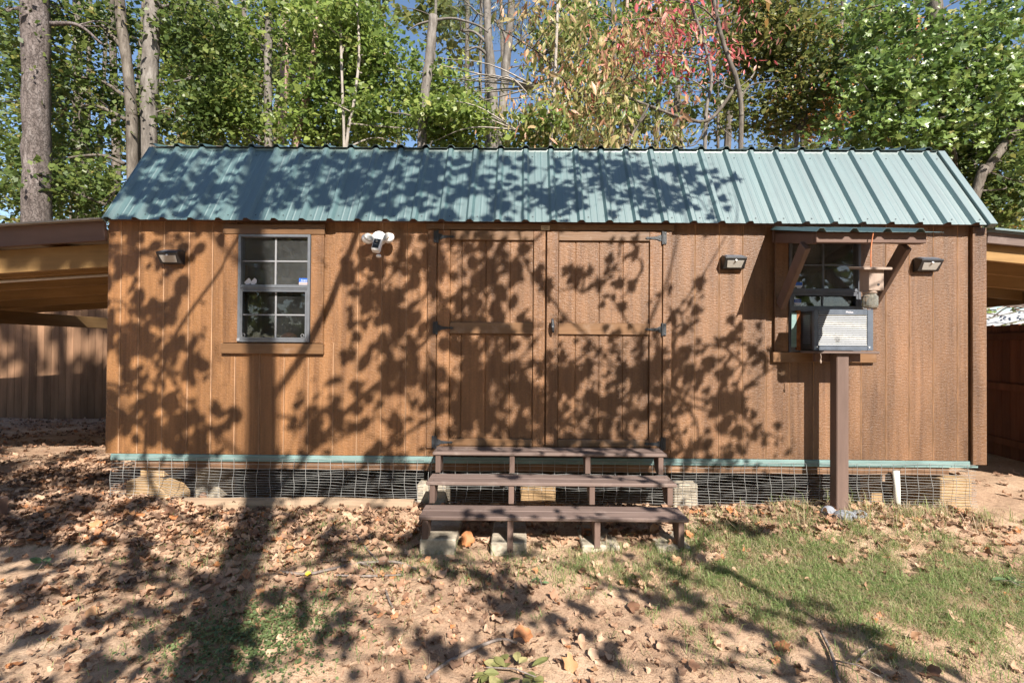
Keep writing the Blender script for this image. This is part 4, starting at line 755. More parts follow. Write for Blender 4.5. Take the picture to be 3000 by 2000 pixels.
 {'name': 'leaning_tree', 'label': 'dark trunk leaning right in the shade beyond the right roof end', 'bark': 'dark', 'leaf': 'dark', 'size': 0.09, 'trunks': [([(8.36, 6.6, -0.1), (9.847, 6.6, 4.891), (10.069, 6.6, 5.338), (10.476, 6.6, 5.936), (10.883, 6.6, 6.46), (11.476, 6.6, 7.581)], 0.1, 0.08)], 'blobs': [(10.807, 7.3, 5.831, 0.95, 1.0, 0.71, 2300), (10.98, 7.0, 4.792, 0.69, 1.0, 0.54, 1700), (10.346, 7.4, 5.146, 0.48, 1.0, 0.48, 900), (11.82, 7.6, 7.335, 0.49, 1.0, 0.98, 1200)], 'limbs': [([(9.757, 7.0, 5.711), (9.681, 7.0, 6.02)], 0.05, 0.04)]},
]
def tree_trunk(par, pts, r0, r1, mat, name='trunk', seg=14):
    sp_ = smooth_path(pts, 7); n = len(sp_); m = MB()
    rad = [(r0 + (r1 - r0) * i / (n - 1)) * (1 + random.uniform(-.05, .05)) for i in range(n)]
    if name == 'trunk': sp_ = [p + Vector((random.uniform(-.05, .05) * r0, random.uniform(-.05, .05) * r0, 0)) for p in sp_]
    m.tube(sp_, rad, seg, True, .04); return m.build(name, mat, par, 0, True)
def blob_leaves(bl, size, kind):
    C_, N_, S_, D_, T_ = [], [], [], [], []
    for (x, y, z, rx, ry, rz, n) in bl:
        nc = max(4, n // 22); q = rng.standard_normal((nc, 3)); q /= np.linalg.norm(q, axis=1, keepdims=True); q *= rng.uniform(.15, 1.12, (nc, 1)) ** .55
        cc = np.array((x, y, z)) + q * np.array((rx, ry, rz)); which = rng.integers(0, nc, n); sg = .10 + size * 1.3
        p = cc[which] + rng.standard_normal((n, 3)) * sg * np.array((1.1, 1.1, .55))
        ct = rng.uniform(0, .75, nc); C_.append(p); T_.append(ct[which] + rng.uniform(-.12, .28, n))
        N_.append(rng.standard_normal((n, 3)) * .75 + np.array((0, -.45, .75))); S_.append(size * np.clip(rng.lognormal(-.06, .36, n), .4, 2.0))
        D_.append(rng.standard_normal((n, 3)) * .55 + np.array((0, 0, -.9)))
    C_, N_, S_, D_, T_ = map(np.concatenate, (C_, N_, S_, D_, T_))
    if kind in ('sour', 'red'): return leaves(C_, np.cross(D_, rng.standard_normal(C_.shape)), S_ * 1.05, LONG, None, D_), 6, T_
    if kind == 'needle': return leaves(C_, N_, S_, NEEDL, None, rng.standard_normal(C_.shape)), 4, T_
    if kind == 'maple': return leaves(C_, N_, S_ * .85, LOBED), len(LOBED), T_
    return leaves(C_, N_, S_ * 1.32, KITE), 4, T_
for td in TREES:
    base = td['trunks'][0][0][0]; t = thing(td['name'], td['label'], 'tree', base)
    allp = []
    for pts, r_0, r_1 in td['trunks']:
        tree_trunk(t, pts, r_0, r_1, BK[td['bark']]); allp += [Vector(p) for p in smooth_path(pts, 4)]
    for pts, r_0, r_1 in td['limbs']: tree_trunk(t, pts, r_0, r_1, BK[td['bark']], 'limb', 8); allp += [Vector(p) for p in smooth_path(pts, 4)]
    tw = MB()
    for (x, y, z, rx, ry, rz, n) in td['blobs']:
        for k in range(9 if td['leaf'] == 'needle' else 2 if td['leaf'] == 'red' else 5):
            e = Vector((x + random.gauss(0, .6) * rx, y + random.gauss(0, .5) * ry, z + random.gauss(0, .6) * rz))
            s_ = min(allp, key=lambda p: (p - e).length + abs(p.z - e.z + .3) * .3); mid = (s_ + e) / 2 + Vector((random.gauss(0, .15), random.gauss(0, .1), random.uniform(-.05, .3)))
            if (e - s_).length > 4: s_ = mid + (s_ - mid) * .3
            tw.tube(smooth_path([s_, mid, e], 4), list(np.linspace(.022, .005, 9)), 5, False)
    tag(tw.build('twigs', BK[td['bark']], t), kind='stuff')
    V, nv, tn_ = blob_leaves([(*b_[:6], int(b_[6] * td.get('dens', .85))) for b_ in td['blobs']], td['size'], td['leaf']); bulk('crown', V, nv, LF[td['leaf']], t, tn_)
# the far wood that reads as one mass
fb = []
for i in range(165):
    y = random.uniform(14, 27); x = random.uniform(-1, 1) * (y + 4.1) * 1.12; pxn = x / (y + 4.1); z = random.uniform(0, 1) ** .9 * (y + 4.1) * .80
    if -.11 < pxn < .03 and z > (y + 4.1) * .44: continue
    if .33 < pxn < .60 and (y + 4.1) * .36 < z < (y + 4.1) * .50 and random.random() < .5: continue
    if pxn < -.78 and z > (y + 4.1) * .40 and random.random() < .55: continue
    s_ = (y + 4.1) / 18; fb.append((x, y, z, 1.5 * s_, 1.2, 1.3 * s_, 420))
V, nv, tn_ = blob_leaves(fb, .21, 'dark'); bulk('far_woods', V, nv, LF['olive'], None, tn_, 'stuff')
ft = MB()
for i in range(26):
    y = random.uniform(14, 26); x = random.uniform(-1, 1) * (y + 4) * 1.05; ft.tube([(x, y, -.3), (x + random.uniform(-.3, .3), y, 8), (x + random.uniform(-.6, .6), y, 19)], [.18, .15, .08], 7, False)
tag(ft.build('far_woods_trunks', BK['dark'], None), kind='stuff')
for pxn in (-.93, -.80, -.66, -.55, -.47, -.38, -.29, -.20, -.09, .12, .21, .40, .52, .62, .74, .90):
    y = random.uniform(10.5, 15.5); x = pxn * (y + 4.1); r_ = random.uniform(.055, .10); t = thing('slim_tree', 'slim bare trunk standing deep in the woods behind the shed', 'tree', (x, y, -.1), 'slim trunks deep in the woods')
    dx = random.uniform(-.5, .5); tree_trunk(t, [(x, y, -.1), (x + dx * .3, y, 4), (x + dx * .7, y, 8), (x + dx * 1.3, y, 14)], r_, r_ * .6, BK[random.choice(['grey', 'dark', 'pink'])], 'trunk', 8)
    tw = MB()
    for k in range(9):
        z0 = random.uniform(3, 12); a = random.uniform(0, 6.28); l_ = random.uniform(.5, 1.4); p0 = Vector((x + dx * z0 / 11, y, z0)); p1 = p0 + Vector((math.cos(a) * l_, math.sin(a) * l_, random.uniform(-.1, .5))); tw.tube(smooth_path([p0, (p0 + p1) / 2 + Vector((0, 0, .1)), p1], 3), list(np.linspace(.018, .005, 7)), 5, False)
    tag(tw.build('twigs', BK['dark'], t), kind='stuff')
ub = []
for i in range(48):
    y = random.uniform(6.3, 11); pxn = random.uniform(-1.02, 1.02); x = pxn * (y + 4.1); ub.append((x, y, random.uniform(.6, 2.2 + .17 * (y + 4.1)), .9, .7, .7, 420))
V, nv, tn_ = blob_leaves(ub, .10, 'dark'); bulk('undergrowth', V, nv, LF['bright'], None, tn_, 'stuff')
# bare brush piled over the tin roof
br = MB()
for i in range(60):
    u_ = random.uniform(0, 5); c = Vector((6.3 + u_ * .19, .6 + u_, 1.99)); p = c + Vector((random.gauss(0, .3), random.gauss(0, .4), random.uniform(0, .06))); q = p + Vector((random.gauss(0, .3), random.gauss(0, .5), random.gauss(.05, .10))); br.tube(smooth_path([p, (p + q) / 2 + Vector((0, 0, random.gauss(.03, .05))), q], 3), .009, 5, False)
tag(br.build('brush', MT['cedar'], None), kind='stuff')

# ------------------------------------------------------------------ shade trees behind the photographer (their shadows fall on the shed)
def S(u, v, t): return np.array((u, 0, v)) + SUNV * t
def tf(v, extra=0, low=3.0): return max(low, (4.9 - v) / 1.129) + extra      # how far out a bough hangs and still stays over the frame
def shade_tree(name, label, trunk, limbs, clusters, t0, tspread, size, shape, twigs=8, extra=None):
    tp = [tuple(S(*p)) for p in trunk[0]]; base = (tp[0][0], tp[0][1], float(gz(tp[0][0], tp[0][1]))); t = thing(name, label, 'tree', base)
    tree_trunk(t, tp, trunk[1], trunk[2], BK['grey'], 'trunk', 12)
    for pts, ra, rb_ in limbs: tree_trunk(t, [tuple(S(*p)) if extra is None or i == 0 else tuple(S(p[0], p[1], tf(p[1], extra))) for i, p in enumerate(pts)], ra * .55, rb_ * .55, BK['grey'], 'limb', 7)
    C_, tw = [], MB()
    for (u, v, su, sv_, n) in clusters:
        tc = (t0 if extra is None else tf(v, extra)) + rng.uniform(0, 2 * tspread); nt_ = max(2, n // 7)
        cu = rng.normal(u, su, nt_); cv = rng.normal(v, sv_, nt_); w = rng.integers(0, nt_, n)
        p = np.stack([cu[w] + rng.normal(0, .10, n), cv[w] + rng.normal(0, .10, n), tc + np.clip(rng.normal(0, .22, n), -.35, .35)], 1); C_ += [S(*q) for q in p]
        for k in range(min(twigs, nt_)):
            a_, b__ = S(u, v, tc), S(cu[k], cv[k], tc); mid = (a_ + b__) / 2 + rng.normal(0, .04, 3); tw.tube(smooth_path([tuple(a_), tuple(mid), tuple(b__)], 3), list(np.linspace(.014, .005, 7)), 5, False)
    C_ = np.array(C_); n = len(C_); Nn = rng.standard_normal((n, 3)) * .8 + np.array((0, -.3, .8)); sz = size * np.clip(rng.lognormal(0, .35, n), .45, 2)
    tag(tw.build('twigs', BK['dark'], t), kind='stuff'); bulk('crown', leaves(C_, Nn, sz, shape), len(shape), LF['maple'], t, rng.uniform(0, 1, n)); return t
T8 = 8.5
limA = [([(-2.2, -.6, T8), (-3.1, .3, T8), (-2.95, 1.4, T8), (-2.45, 2.2, T8), (-2.0, 3.2, T8)], .035, .02), ([(-2.15, .9, T8), (-1.75, 1.5, T8), (-1.42, 2.3, T8), (-1.1, 3.3, T8), (-.8, 4.6, 9)], .075, .03), ([(-2.12, .1, T8), (-1.55, .80, T8), (-1.0, 1.30, T8), (-.35, 1.9, T8), (.4, 2.6, T8)], .05, .02),
        ([(-2.12, -.5, T8), (-1.45, .30, T8), (-.85, .78, T8), (-.1, 1.1, T8)], .04, .015), ([(-2.2, 1.9, T8), (-2.9, 2.7, T8), (-3.4, 3.2, T8), (-4.2, 3.6, 8.8)], .035, .015),
        ([(-2.2, .4, T8), (-2.9, .95, T8), (-3.6, 1.15, T8)], .035, .015), ([(-2.13, -.9, T8), (-1.3, -.62, T8), (-.4, -.70, T8)], .05, .02), ([(-2.2, -1.1, T8), (-3, -.75, T8), (-3.8, -.9, T8)], .05, .02)]
cl = []
for (u, v, su, sv_, n) in ((-3.3, .85, .28, .25, 75), (-3.25, 1.55, .25, .25, 65), (-2.95, 1.2, .2, .3, 70), (-3.2, 2.2, .3, .2, 55), (-2.75, .55, .2, .2, 30), (-2.9, 2.95, .3, .25, 95), (-2.2, 3.1, .35, .25, 105), (-1.6, 2.95, .3, .25, 95), (-1.0, 3.1, .35, .25, 100), (-.5, 2.9, .3, .2, 70), (-3.4, 3.3, .2, .2, 60),
        (-1.2, 1.9, .25, .25, 60), (-1.0, 1.2, .28, .25, 80), (-1.35, .75, .25, .2, 50), (-.75, 2.1, .2, .2, 45), (-.35, 1.65, .25, .3, 95), (-.35, 2.25, .25, .2, 55), (-.2, 1.15, .25, .2, 70), (-.45, .8, .25, .2, 50), (.05, .75, .2, .2, 40),
        (-3.6, -.35, .35, .2, 90), (-2.9, -.55, .35, .2, 90), (-1.5, -.45, .35, .2, 80), (-.7, -.55, .35, .2, 90), (-3.4, -1.05, .4, .2, 80), (-2.5, -1.15, .35, .2, 110), (-1.5, -1.1, .35, .2, 90), (-.6, -1.15, .4, .2, 80), (-2.0, -1.6, .4, .2, 110), (-3.0, -1.7, .4, .2, 80), (-.9, -1.75, .4, .2, 70), (-4.3, .6, .4, .5, 140), (-4.4, -.5, .4, .4, 110), (-1.9, -.1, .3, .2, 40)): cl.append((u, v, su, sv_, n))
cl = [(u, v, su, sv_, int(n * (.6 if v < -.3 else 1.35 if v > 2.7 else 1.6))) for u, v, su, sv_, n in cl] + [(-3.3, 2.75, .3, .2, 90), (-2.5, 3.4, .4, .15, 110), (-1.3, 3.4, .4, .15, 100), (-.3, 3.35, .3, .15, 80), (-2.0, 2.7, .4, .1, 80)]
shade_tree('shade_tree', 'tall tree behind the viewpoint that shades the shed left half', ([(-2.17, -5.95, T8), (-2.15, -3, T8), (-2.16, -.5, T8), (-2.18, 1.3, T8), (-2.28, 2.5, T8), (-2.2, 4.5, 8.8)], .17, .09), limA, cl, T8, .4, .088, ROUND, 8, 1.1)
T5 = 5.0
limB = [([(.95, 1.3, 5), (1.35, 1.0, T5), (1.85, .85, T5)], .03, .01), ([(.95, 1.35, 5), (1.4, 1.9, T5), (1.75, 2.5, 4.8), (1.9, 3.1, 4.6)], .014, .006), ([(.85, 1.0, 5.2), (.45, .85, T5), (.1, .9, T5)], .02, .01), ([(.85, 1.2, 5), (.1, 2.0, T5), (.0, 2.6, 4.8), (.5, 2.95, 4.6), (1.3, 3.3, 4.6)], .022, .01), ([(.8, .3, 5.4), (1.3, .25, T5), (1.8, .35, T5)], .022, .01), ([(.82, .1, 5.5), (.4, .2, T5), (.0, .4, T5)], .02, .01),
        ([(1.0, 1.4, 5), (.85, 1.7, 4.2), (.7, 1.9, 3.6)], .02, .008)]
cb_ = [(.35, 1.25, .2, .2, 60), (.75, .95, .22, .2, 85), (.35, .8, .2, .2, 60), (1.1, 1.35, .2, .2, 60), (1.35, 1.0, .25, .22, 80), (1.75, 1.0, .2, .22, 55), (1.7, 1.45, .16, .15, 26), (.85, .55, .3, .15, 50), (1.35, .6, .25, .15, 40), (1.75, .65, .15, .12, 18), (.5, 1.9, .3, .2, 22), (1.0, 2.1, .3, .2, 14), (1.3, 1.75, .2, .15, 22),
       (.2, 2.9, .3, .2, 65), (.75, 3.0, .25, .25, 75), (1.2, 3.0, .25, .28, 95), (1.55, 3.15, .15, .2, 50), (1.75, 3.1, .10, .12, 12), (.9, 3.4, .3, .15, 45), (1.3, 2.75, .2, .12, 35), (.5, 2.75, .2, .12, 30),
       (.3, -.35, .4, .15, 55), (.1, -.9, .4, .2, 55), (.9, -.55, .35, .2, 50), (.8, -1.1, .25, .2, 45), (1.1, -1.5, .2, .25, 55), (.3, -1.5, .4, .2, 45), (1.35, -1.8, .2, .15, 30), (1.3, -.2, .3, .1, 20)]
cb_ = [(u, v, su, sv_, int(n * (.75 if v < -.3 else 1.25))) for u, v, su, sv_, n in cb_]
shade_tree('shade_tree', 'leafy young tree behind the viewpoint that speckles the doors with shade', ([(2.1, -5.3, 7.6), (1.75, -3.4, 7.4), (1.3, -1.8, 7), (.92, -.8, 6.2), (.82, .2, 5.5), (.98, 1.4, 5), (1.2, 2.0, 4.9), (1.35, 2.6, 4.9)], .05, .006), limB, cb_, T5, .2, .082, LOBED, 8, .3)

clc = [(random.uniform(-10, -4.2), random.uniform(-1.2, 7.2), .45, .3, 85) for i in range(46)] + [(-4.1, 2.4, .25, .12, 60), (-3.7, 2.35, .15, .1, 40), (-8.8, 5.6, .4, .3, 60)]
shade_tree('shade_tree', 'tall tree behind the viewpoint that shades the left lean-to and fence', ([(-6.6, -8.1, 11.7), (-6.7, -3, 11.7), (-6.9, 1, 11.7), (-6.8, 5, 11.7), (-7, 8, 11.8)], .22, .08), [([(-6.8, 0, 11.7), (-5.6, 1.2, 11.7), (-4.6, 1.8, 11.7)], .09, .03), ([(-6.9, 1, 11.7), (-8.0, 3, 11.7), (-9.4, 4.6, 11.7)], .10, .04), ([(-6.85, 3, 11.7), (-7.8, 5, 11.7), (-8.6, 7.2, 11.7)], .08, .04), ([(-6.8, 4, 11.7), (-8.4, 5.3, 11.7), (-10, 6.0, 11.7)], .07, .03)], clc, 11.7, .7, .17, LOBED, 4)
bb = [(random.uniform(-30, 30), random.uniform(-26, -19), random.uniform(.5, 12.5), 2.6, 1.6, 2.0, 330) for i in range(95)]
V, nv, tn_ = blob_leaves(bb, .40, 'dark'); bulk('woods_behind', V, nv, LF['dark'], None, tn_, 'stuff')
# ------------------------------------------------------------------ what lies on the ground
STICKS = {'stick_fore': [(-0.413, -1.891), (-0.351, -1.8), (-0.203, -1.684), (-0.097, -1.614), (-0.011, -1.624)], 'stick_left': [(-1.496, -1.031), (-1.323, -1.036), (-1.209, -1.001), (-1.043, -0.917), (-0.916, -0.9), (-0.791, -0.912), (-0.654, -0.984)], 'stick_left2': [(-1.127, -1.076), (-0.968, -1.081), (-0.849, -1.057), (-0.725, -1.045)], 'twig_left3': [(-1.198, -0.541), (-1.061, -0.722), (-0.92, -0.885)], 'stick_right': [(1.544, -1.559), (1.507, -1.689), (1.477, -1.768), (1.435, -1.854), (1.399, -1.945)], 'stick_right2': [(1.579, -1.766), (1.673, -1.699), (1.759, -1.648)], 'twig_small': [(-0.781, -1.227), (-0.739, -1.321), (-0.697, -1.392)]}
SL = {'stick_fore': (.009, 'curved grey stick lying on the bare dirt below the steps'), 'stick_left': (.009, 'long thin bent branch on the grass left of the steps, upper of two'), 'stick_left2': (.007, 'short thin branch just below the long bent branch'), 'twig_left3': (.005, 'thin twig slanting down toward the long bent branch'), 'stick_right': (.008, 'dark forked root-like stick in the shade at the lower right'), 'stick_right2': (.005, 'short grey stick beside the dark root-like stick'), 'twig_small': (.007, 'small pale twig on the dirt below the bent branch')}
for k_, pts in STICKS.items():
    r_, lab = SL[k_]; P3 = [(x, y, float(gz(x, y)) + r_ * .9 + .012) for x, y in pts]; sm = smooth_path(P3, 5); m = MB(); m.tube(sm, [r_ * (1 - .45 * abs(i / (len(sm) - 1) - .4)) * random.uniform(.9, 1.1) for i in range(len(sm))], 8, True, .08)
    if k_ in ('stick_left', 'stick_right'):
        a = sm[len(sm) // 2]; m.tube([a, a + Vector((.08, -.05, .01)), a + Vector((.14, -.12, .0))], [r_ * .6, r_ * .45, r_ * .3], 6)
    tag(m.build('fallen_branch', MT['stick'], None, 0, True), lab, 'stick', 'sticks lying in the yard')
# dry leaf shapes
VAR = []
for k in range(9):
    th = np.linspace(0, 2 * np.pi, 19)[:-1]; lob = 5 if k < 6 else 3
    rad = .5 * (.72 + .28 * np.abs(np.cos(lob * th / 2))) * (1 + rng.normal(0, .09, 18)); rad *= np.where(np.abs(th - np.pi * 1.5) < .3, .7, 1)
    o_ = np.stack([rad * np.cos(th) * .92, rad * np.sin(th) * 1.1, np.zeros(18)], 1); cu = rng.uniform(.15, .9); ax = rng.uniform(0, 3.14)
    w = o_[:, 0] * np.cos(ax) + o_[:, 1] * np.sin(ax); o_[:, 2] = cu * w ** 2 + rng.normal(0, .06, 18) + .12 * np.sin(3 * th + k)
    inn = o_ * .5; inn[:, 2] = cu * (w * .5) ** 2 + rng.normal(0, .025, 18)
    VAR.append((o_, inn))
def leaf_mesh(k):
    o_, inn = VAR[k]; v = [tuple(p) for p in o_] + [tuple(p) for p in inn[::2]] + [(0, 0, 0)]; fs = []
    for i in range(18):
        i2 = (i + 1) % 18; a, b_ = 18 + (i // 2), 18 + ((i2 // 2) % 9)
        fs.append((i, i2, a) if a == b_ else (i, i2, b_, a))
    for j in range(9): fs.append((18 + j, 18 + (j + 1) % 9, 27))
    me = bpy.data.meshes.new('fallen_leaf'); me.from_pydata(v, [], fs); me.materials.append(MT['dry']); me.polygons.foreach_set('use_smooth', [True] * len(fs)); return me
LM = [leaf_mesh(k) for k in range(9)]
LV = [np.array([v.co[:] for v in me.vertices]) for me in LM]; LFc = [[tuple(p.vertices) for p in me.polygons] for me in LM]
def under_shed(x, y): return y > .02 and X0 < x < X1
ZN = [  # zone: x range, y range, count, what sets its leaves apart
 ((-3.6, -2.2), (-.75, -.15), 60, 'dry brown leaf in the drift below the shed left end'), ((-2.2, -.8), (-.75, -.18), 48, 'dry brown leaf lying along the log left of the steps'), ((-.6, 1.1), (-.72, -.25), 24, 'dry leaf in the shade under the wooden steps'),
 ((-2.6, -.7), (-1.5, -.8), 42, 'dry curled leaf on the thin grass left of the steps'), ((-2.3, -.6), (-1.95, -1.5), 22, 'dry leaf on the pinkish dirt at the lower left'), ((-.7, 1.2), (-1.3, -.8), 28, 'dry leaf on the ragged grass in front of the steps'),
 ((-.6, 1.3), (-1.95, -1.3), 22, 'dry leaf on the bare tan dirt below the steps'), ((1.2, 2.4), (-1.9, -.75), 24, 'pale dry leaf on the green grass at the right'), ((1.2, 3.6), (-.62, -.2), 30, 'pale dry leaf near the brown post and wire skirt')]
for (xa, xb), (ya, yb_), cnt, lab in ZN:
    for i in range(cnt):
        x, y = random.uniform(xa, xb), random.uniform(ya, yb_)
        o = bpy.data.objects.new('fallen_leaf', LM[random.randrange(9)]); COL.objects.link(o); s_ = random.uniform(.05, .095) * (1 if ya > -.8 else .85)
        o.scale = (s_, s_ * random.uniform(.85, 1.15), s_ * random.uniform(.7, 1.3)); o.rotation_euler = (random.gauss(0, .38), random.gauss(0, .38), random.uniform(0, 6.28)); o.location = (x, y, float(gz(x, y)) + .016 + .12 * s_)
        tag(o, lab, 'leaf', lab.replace('dry', 'dry', 1) + ' group' if False else 'fallen leaves: ' + lab.split(' leaf ')[1])
zl = {}
for o in COL.objects:
    if o.name.startswith('fallen_leaf'): zl.setdefault(o['label'], []).append(o)
def single(o, lab):
    if o is not None and not o.get('own'): o['label'] = lab; o['own'] = 1
for (lx, ly), what in (((-.56, -.76), 'the leftmost concrete block of the steps'), ((1.05, -.78), 'the rightmost concrete block of the steps'), ((2.455, -.36), 'the largest grey stone'), ((3.085, -.08), 'the upright white pipe'), ((-.30, -1.75), 'the lower end of the curved grey stick'), ((-1.31, -1.06), 'the small bright yellow leaf'), ((-3.2, -.08), 'the slanted timber block'), ((-1.33, -1.62), 'the middle of the clover patch'), ((2.93, -1.13), 'the green weed on the right'), ((.12, -1.12), 'the tiny weed before the steps'), ((2.6, -.30), 'the smallest grey stone'), ((1.5, -1.85), 'the dark forked stick')):
    single(min((o for g in zl.values() for o in g if not o.get('own')), key=lambda o: (o.location.x - lx) ** 2 + (o.location.y - ly) ** 2), 'dry leaf lying closest to ' + what)
for lab, g in zl.items():
    rest = lab.split(' leaf ')[1]
    for fn, w in ((lambda o: o.location.x, 'leftmost'), (lambda o: -o.location.x, 'rightmost'), (lambda o: o.location.y, 'nearest')):
        c = min(g, key=fn); single(c, w + ' dry leaf ' + rest)
for g in zl.values():
    for o in g:
        if 'own' in o.keys(): del o['own']
yl = bpy.data.objects.new('fallen_leaf', LM[2].copy()); yl.data.materials.clear(); yl.data.materials.append(MT['yellow']); COL.objects.link(yl); yl.scale = (.05,) * 3; yl.location = (-1.31, -1.06, float(gz(-1.31, -1.06)) + .03); tag(yl, 'small bright yellow leaf beside the long bent branch', 'leaf')
ol = bpy.data.objects.new('fallen_leaf', LM[4].copy()); ol.data.materials.clear(); ol.data.materials.append(MT['rusty_leaf']); COL.objects.link(ol); ol.scale = (.095, .10, .13); ol.rotation_euler = (.5, -.3, 1); ol.location = (.02, -1.60, float(gz(.02, -1.6)) + .04); tag(ol, 'orange-brown curled leaf at the end of the curved grey stick', 'leaf')
ol2 = ol.copy(); COL.objects.link(ol2); ol2.scale = (.11, .12, .14); ol2.location = (-.37, -.66, float(gz(-.37, -.66)) + .05); ol2.rotation_euler = (.9, .1, .2); tag(ol2, 'orange-brown leaf standing under the bottom tread near the left block', 'leaf')
# litter too thick to count
def mass(name, pts, size, flat=.35, lift=.012):
    fv, ff_, tt, k0 = [], [], [], 0; n = len(pts)
    for i, (x, y) in enumerate(pts):
        k = rng.integers(0, 9); s_ = size * rng.uniform(.55, 1.25); e = np.array(Euler((rng.normal(0, flat), rng.normal(0, flat), rng.uniform(0, 6.28))).to_matrix())
        V = (LV[k] * s_) @ e.T + np.array((x, y, float(gz(x, y)) + lift * rng.uniform(.4, 2.2))); fv.append(V); ff_ += [tuple(k0 + j for j in q) for q in LFc[k]]; k0 += len(V); tt.append(np.full(len(V), rng.uniform(0, 1)))
    me = bpy.data.meshes.new(name); me.from_pydata(np.concatenate(fv).tolist(), [], ff_); me.polygons.foreach_set('use_smooth', [True] * len(ff_)); a = me.attributes.new('tint', 'FLOAT', 'POINT'); a.data.foreach_set('value', np.concatenate(tt).astype(np.float32)); me.materials.append(MT['drymass'])
    o = bpy.data.objects.new(name, me); COL.objects.link(o); o['kind'] = 'stuff'; return o
pts = []
def scat(n, xa, xb, ya, yb_, clump=0):
    for i in range(n):
        x, y = random.uniform(xa, xb), random.uniform(ya, yb_)
        if not under_shed(x, y) and not (-.72 < x < 1.18 and -.80 < y < -.70): pts.append((x, y))
scat(1100, -4.6, -2.3, -.75, .05); scat(560, -2.4, -.75, -.65, .0); scat(2300, -10, -3.55, .6, 5.2); scat(900, -5.2, -3.5, -.2, 1.6); scat(260, -.65, 1.1, -.66, .02); scat(260, -2.9, -.7, -1.3, -.6); scat(90, -2.6, 2.3, -1.95, -.9); scat(420, 1.15, 3.7, -.5, 0); scat(160, 1.2, 3.4, -1.2, -.5); scat(120, 3.9, 6, -.6, 3)
mass('leaf_litter', pts, .066, .28)
pts = []
for i in range(170):
    cx_, cy_ = random.uniform(-3.2, 3.4), random.uniform(-2.0, -.3)
    if .9 < cx_ < 2.6 and cy_ < -.7 and random.random() < .6: continue
    for j in range(random.randrange(6, 26)):
        x, y = random.gauss(cx_, .22), random.gauss(cy_, .12)
        if y < -.08 and not (-.72 < x < 1.18 and -.80 < y < -.70): pts.append((x, y))
mass('leaf_fragments', pts, .042, .5, .008)
# grass and straw
def field(n, spots, hgt, wid, tint_lo, tint_hi, lean=.5):
    tot = sum(s[4] for s in spots); XY, TT = [], []
    for (cx, cy, sx, sy, w) in spots:
        k = int(n * w / tot); p = np.stack([rng.normal(cx, sx, k), rng.normal(cy, sy, k)], 1); XY.append(p)
    p = np.concatenate(XY); p = p[(p[:, 1] < -.02) | (p[:, 0] < X0) | (p[:, 0] > X1)]; p = p[~((p[:, 0] > -.72) & (p[:, 0] < 1.18) & (p[:, 1] > -.66) & (p[:, 1] < -.05))]
    cl_ = np.sin(7 * p[:, 0] + 3 * np.sin(5 * p[:, 1])) * np.sin(8 * p[:, 1] + 2 * np.sin(6 * p[:, 0] + 1)); p = p[rng.uniform(-1.2, 1, len(p)) < 1.5 * cl_ + .3]
    k = len(p); own = rng.integers(0, max(1, k // 16), k); cen = p[:max(1, k // 16)]; tuft = rng.uniform(0, 1, k) < .7
    p = np.where(tuft[:, None], cen[own] + rng.normal(0, .016, (k, 2)), p); th_ = rng.uniform(.55, 1.5, len(cen))
    z = gz(p[:, 0], p[:, 1]); h = hgt * rng.uniform(.4, 1.3, k) * np.where(tuft, th_[own], 1); a = rng.uniform(0, 6.28, k); ln = rng.uniform(.2, 1.3, k) * lean; w = wid * rng.uniform(.7, 1.3, k)
    d = np.stack([np.cos(a), np.sin(a)], 1); s_ = np.stack([-d[:, 1], d[:, 0]], 1)
    b0 = np.column_stack([p, z - .004]); m1 = np.column_stack([p + d * (h * ln * .45)[:, None], z + h * .62]); tp = np.column_stack([p + d * (h * ln * 1.25)[:, None], z + h * np.clip(1 - .45 * ln, .12, 1)])
    S3 = np.column_stack([s_, np.zeros(k)]) * w[:, None]
    tt_ = rng.uniform(tint_lo, tint_hi, k)
    V = np.concatenate([np.stack([b0 - S3, b0 + S3, m1 + S3 * .8, m1 - S3 * .8], 1), np.stack([m1 - S3 * .8, m1 + S3 * .8, tp + S3 * .1, tp - S3 * .1], 1)]); return V, np.concatenate([tt_, tt_])
green = [(2.0, -1.0, .62, .28, 6), (1.6, -.55, .5, .16, 3), (2.3, -1.6, .5, .22, 4), (2.9, -1.1, .6, .35, 4), (.4, -.90, .45, .12, 2.2), (-.85, -.9, .4, .16, 1.5), (-1.7, -.42, .5, .14, 1.6), (-1.3, -1.5, .35, .25, 1.6), (-2.1, -.8, .4, .2, 1), (1.1, -1.55, .2, .25, .8), (.95, -.92, .3, .1, .9), (-.1, -1.05, .3, .1, .6), (-1.9, -1.3, .5, .3, .5)]
Vg, tg = field(64000, green, .05, .0017, 0, .68, 1.0); straw = green + [(-1.5, -1.2, .8, .4, 9), (0, -1.3, .9, .4, 3), (3.2, -.5, .7, .3, 4), (2.4, -.6, .7, .2, 4), (-2.6, -.6, .7, .3, 3), (.3, -1.75, .8, .2, 2.5)]
Vs, ts_ = field(44000, straw, .04, .0011, .62, 1, 2.4); Vb, tb_ = field(2600, [(2.9, -.3, .6, .12, 3), (1.5, -.25, .3, .08, 1), (.3, -.78, .5, .06, 1), (3.5, -.25, .3, .1, 2)], .11, .0018, .3, 1, .9)
V = np.concatenate([Vg, Vs, Vb]); bulk('grass', V, 4, MT['grass'], None, np.concatenate([tg, ts_, tb_]), 'stuff')
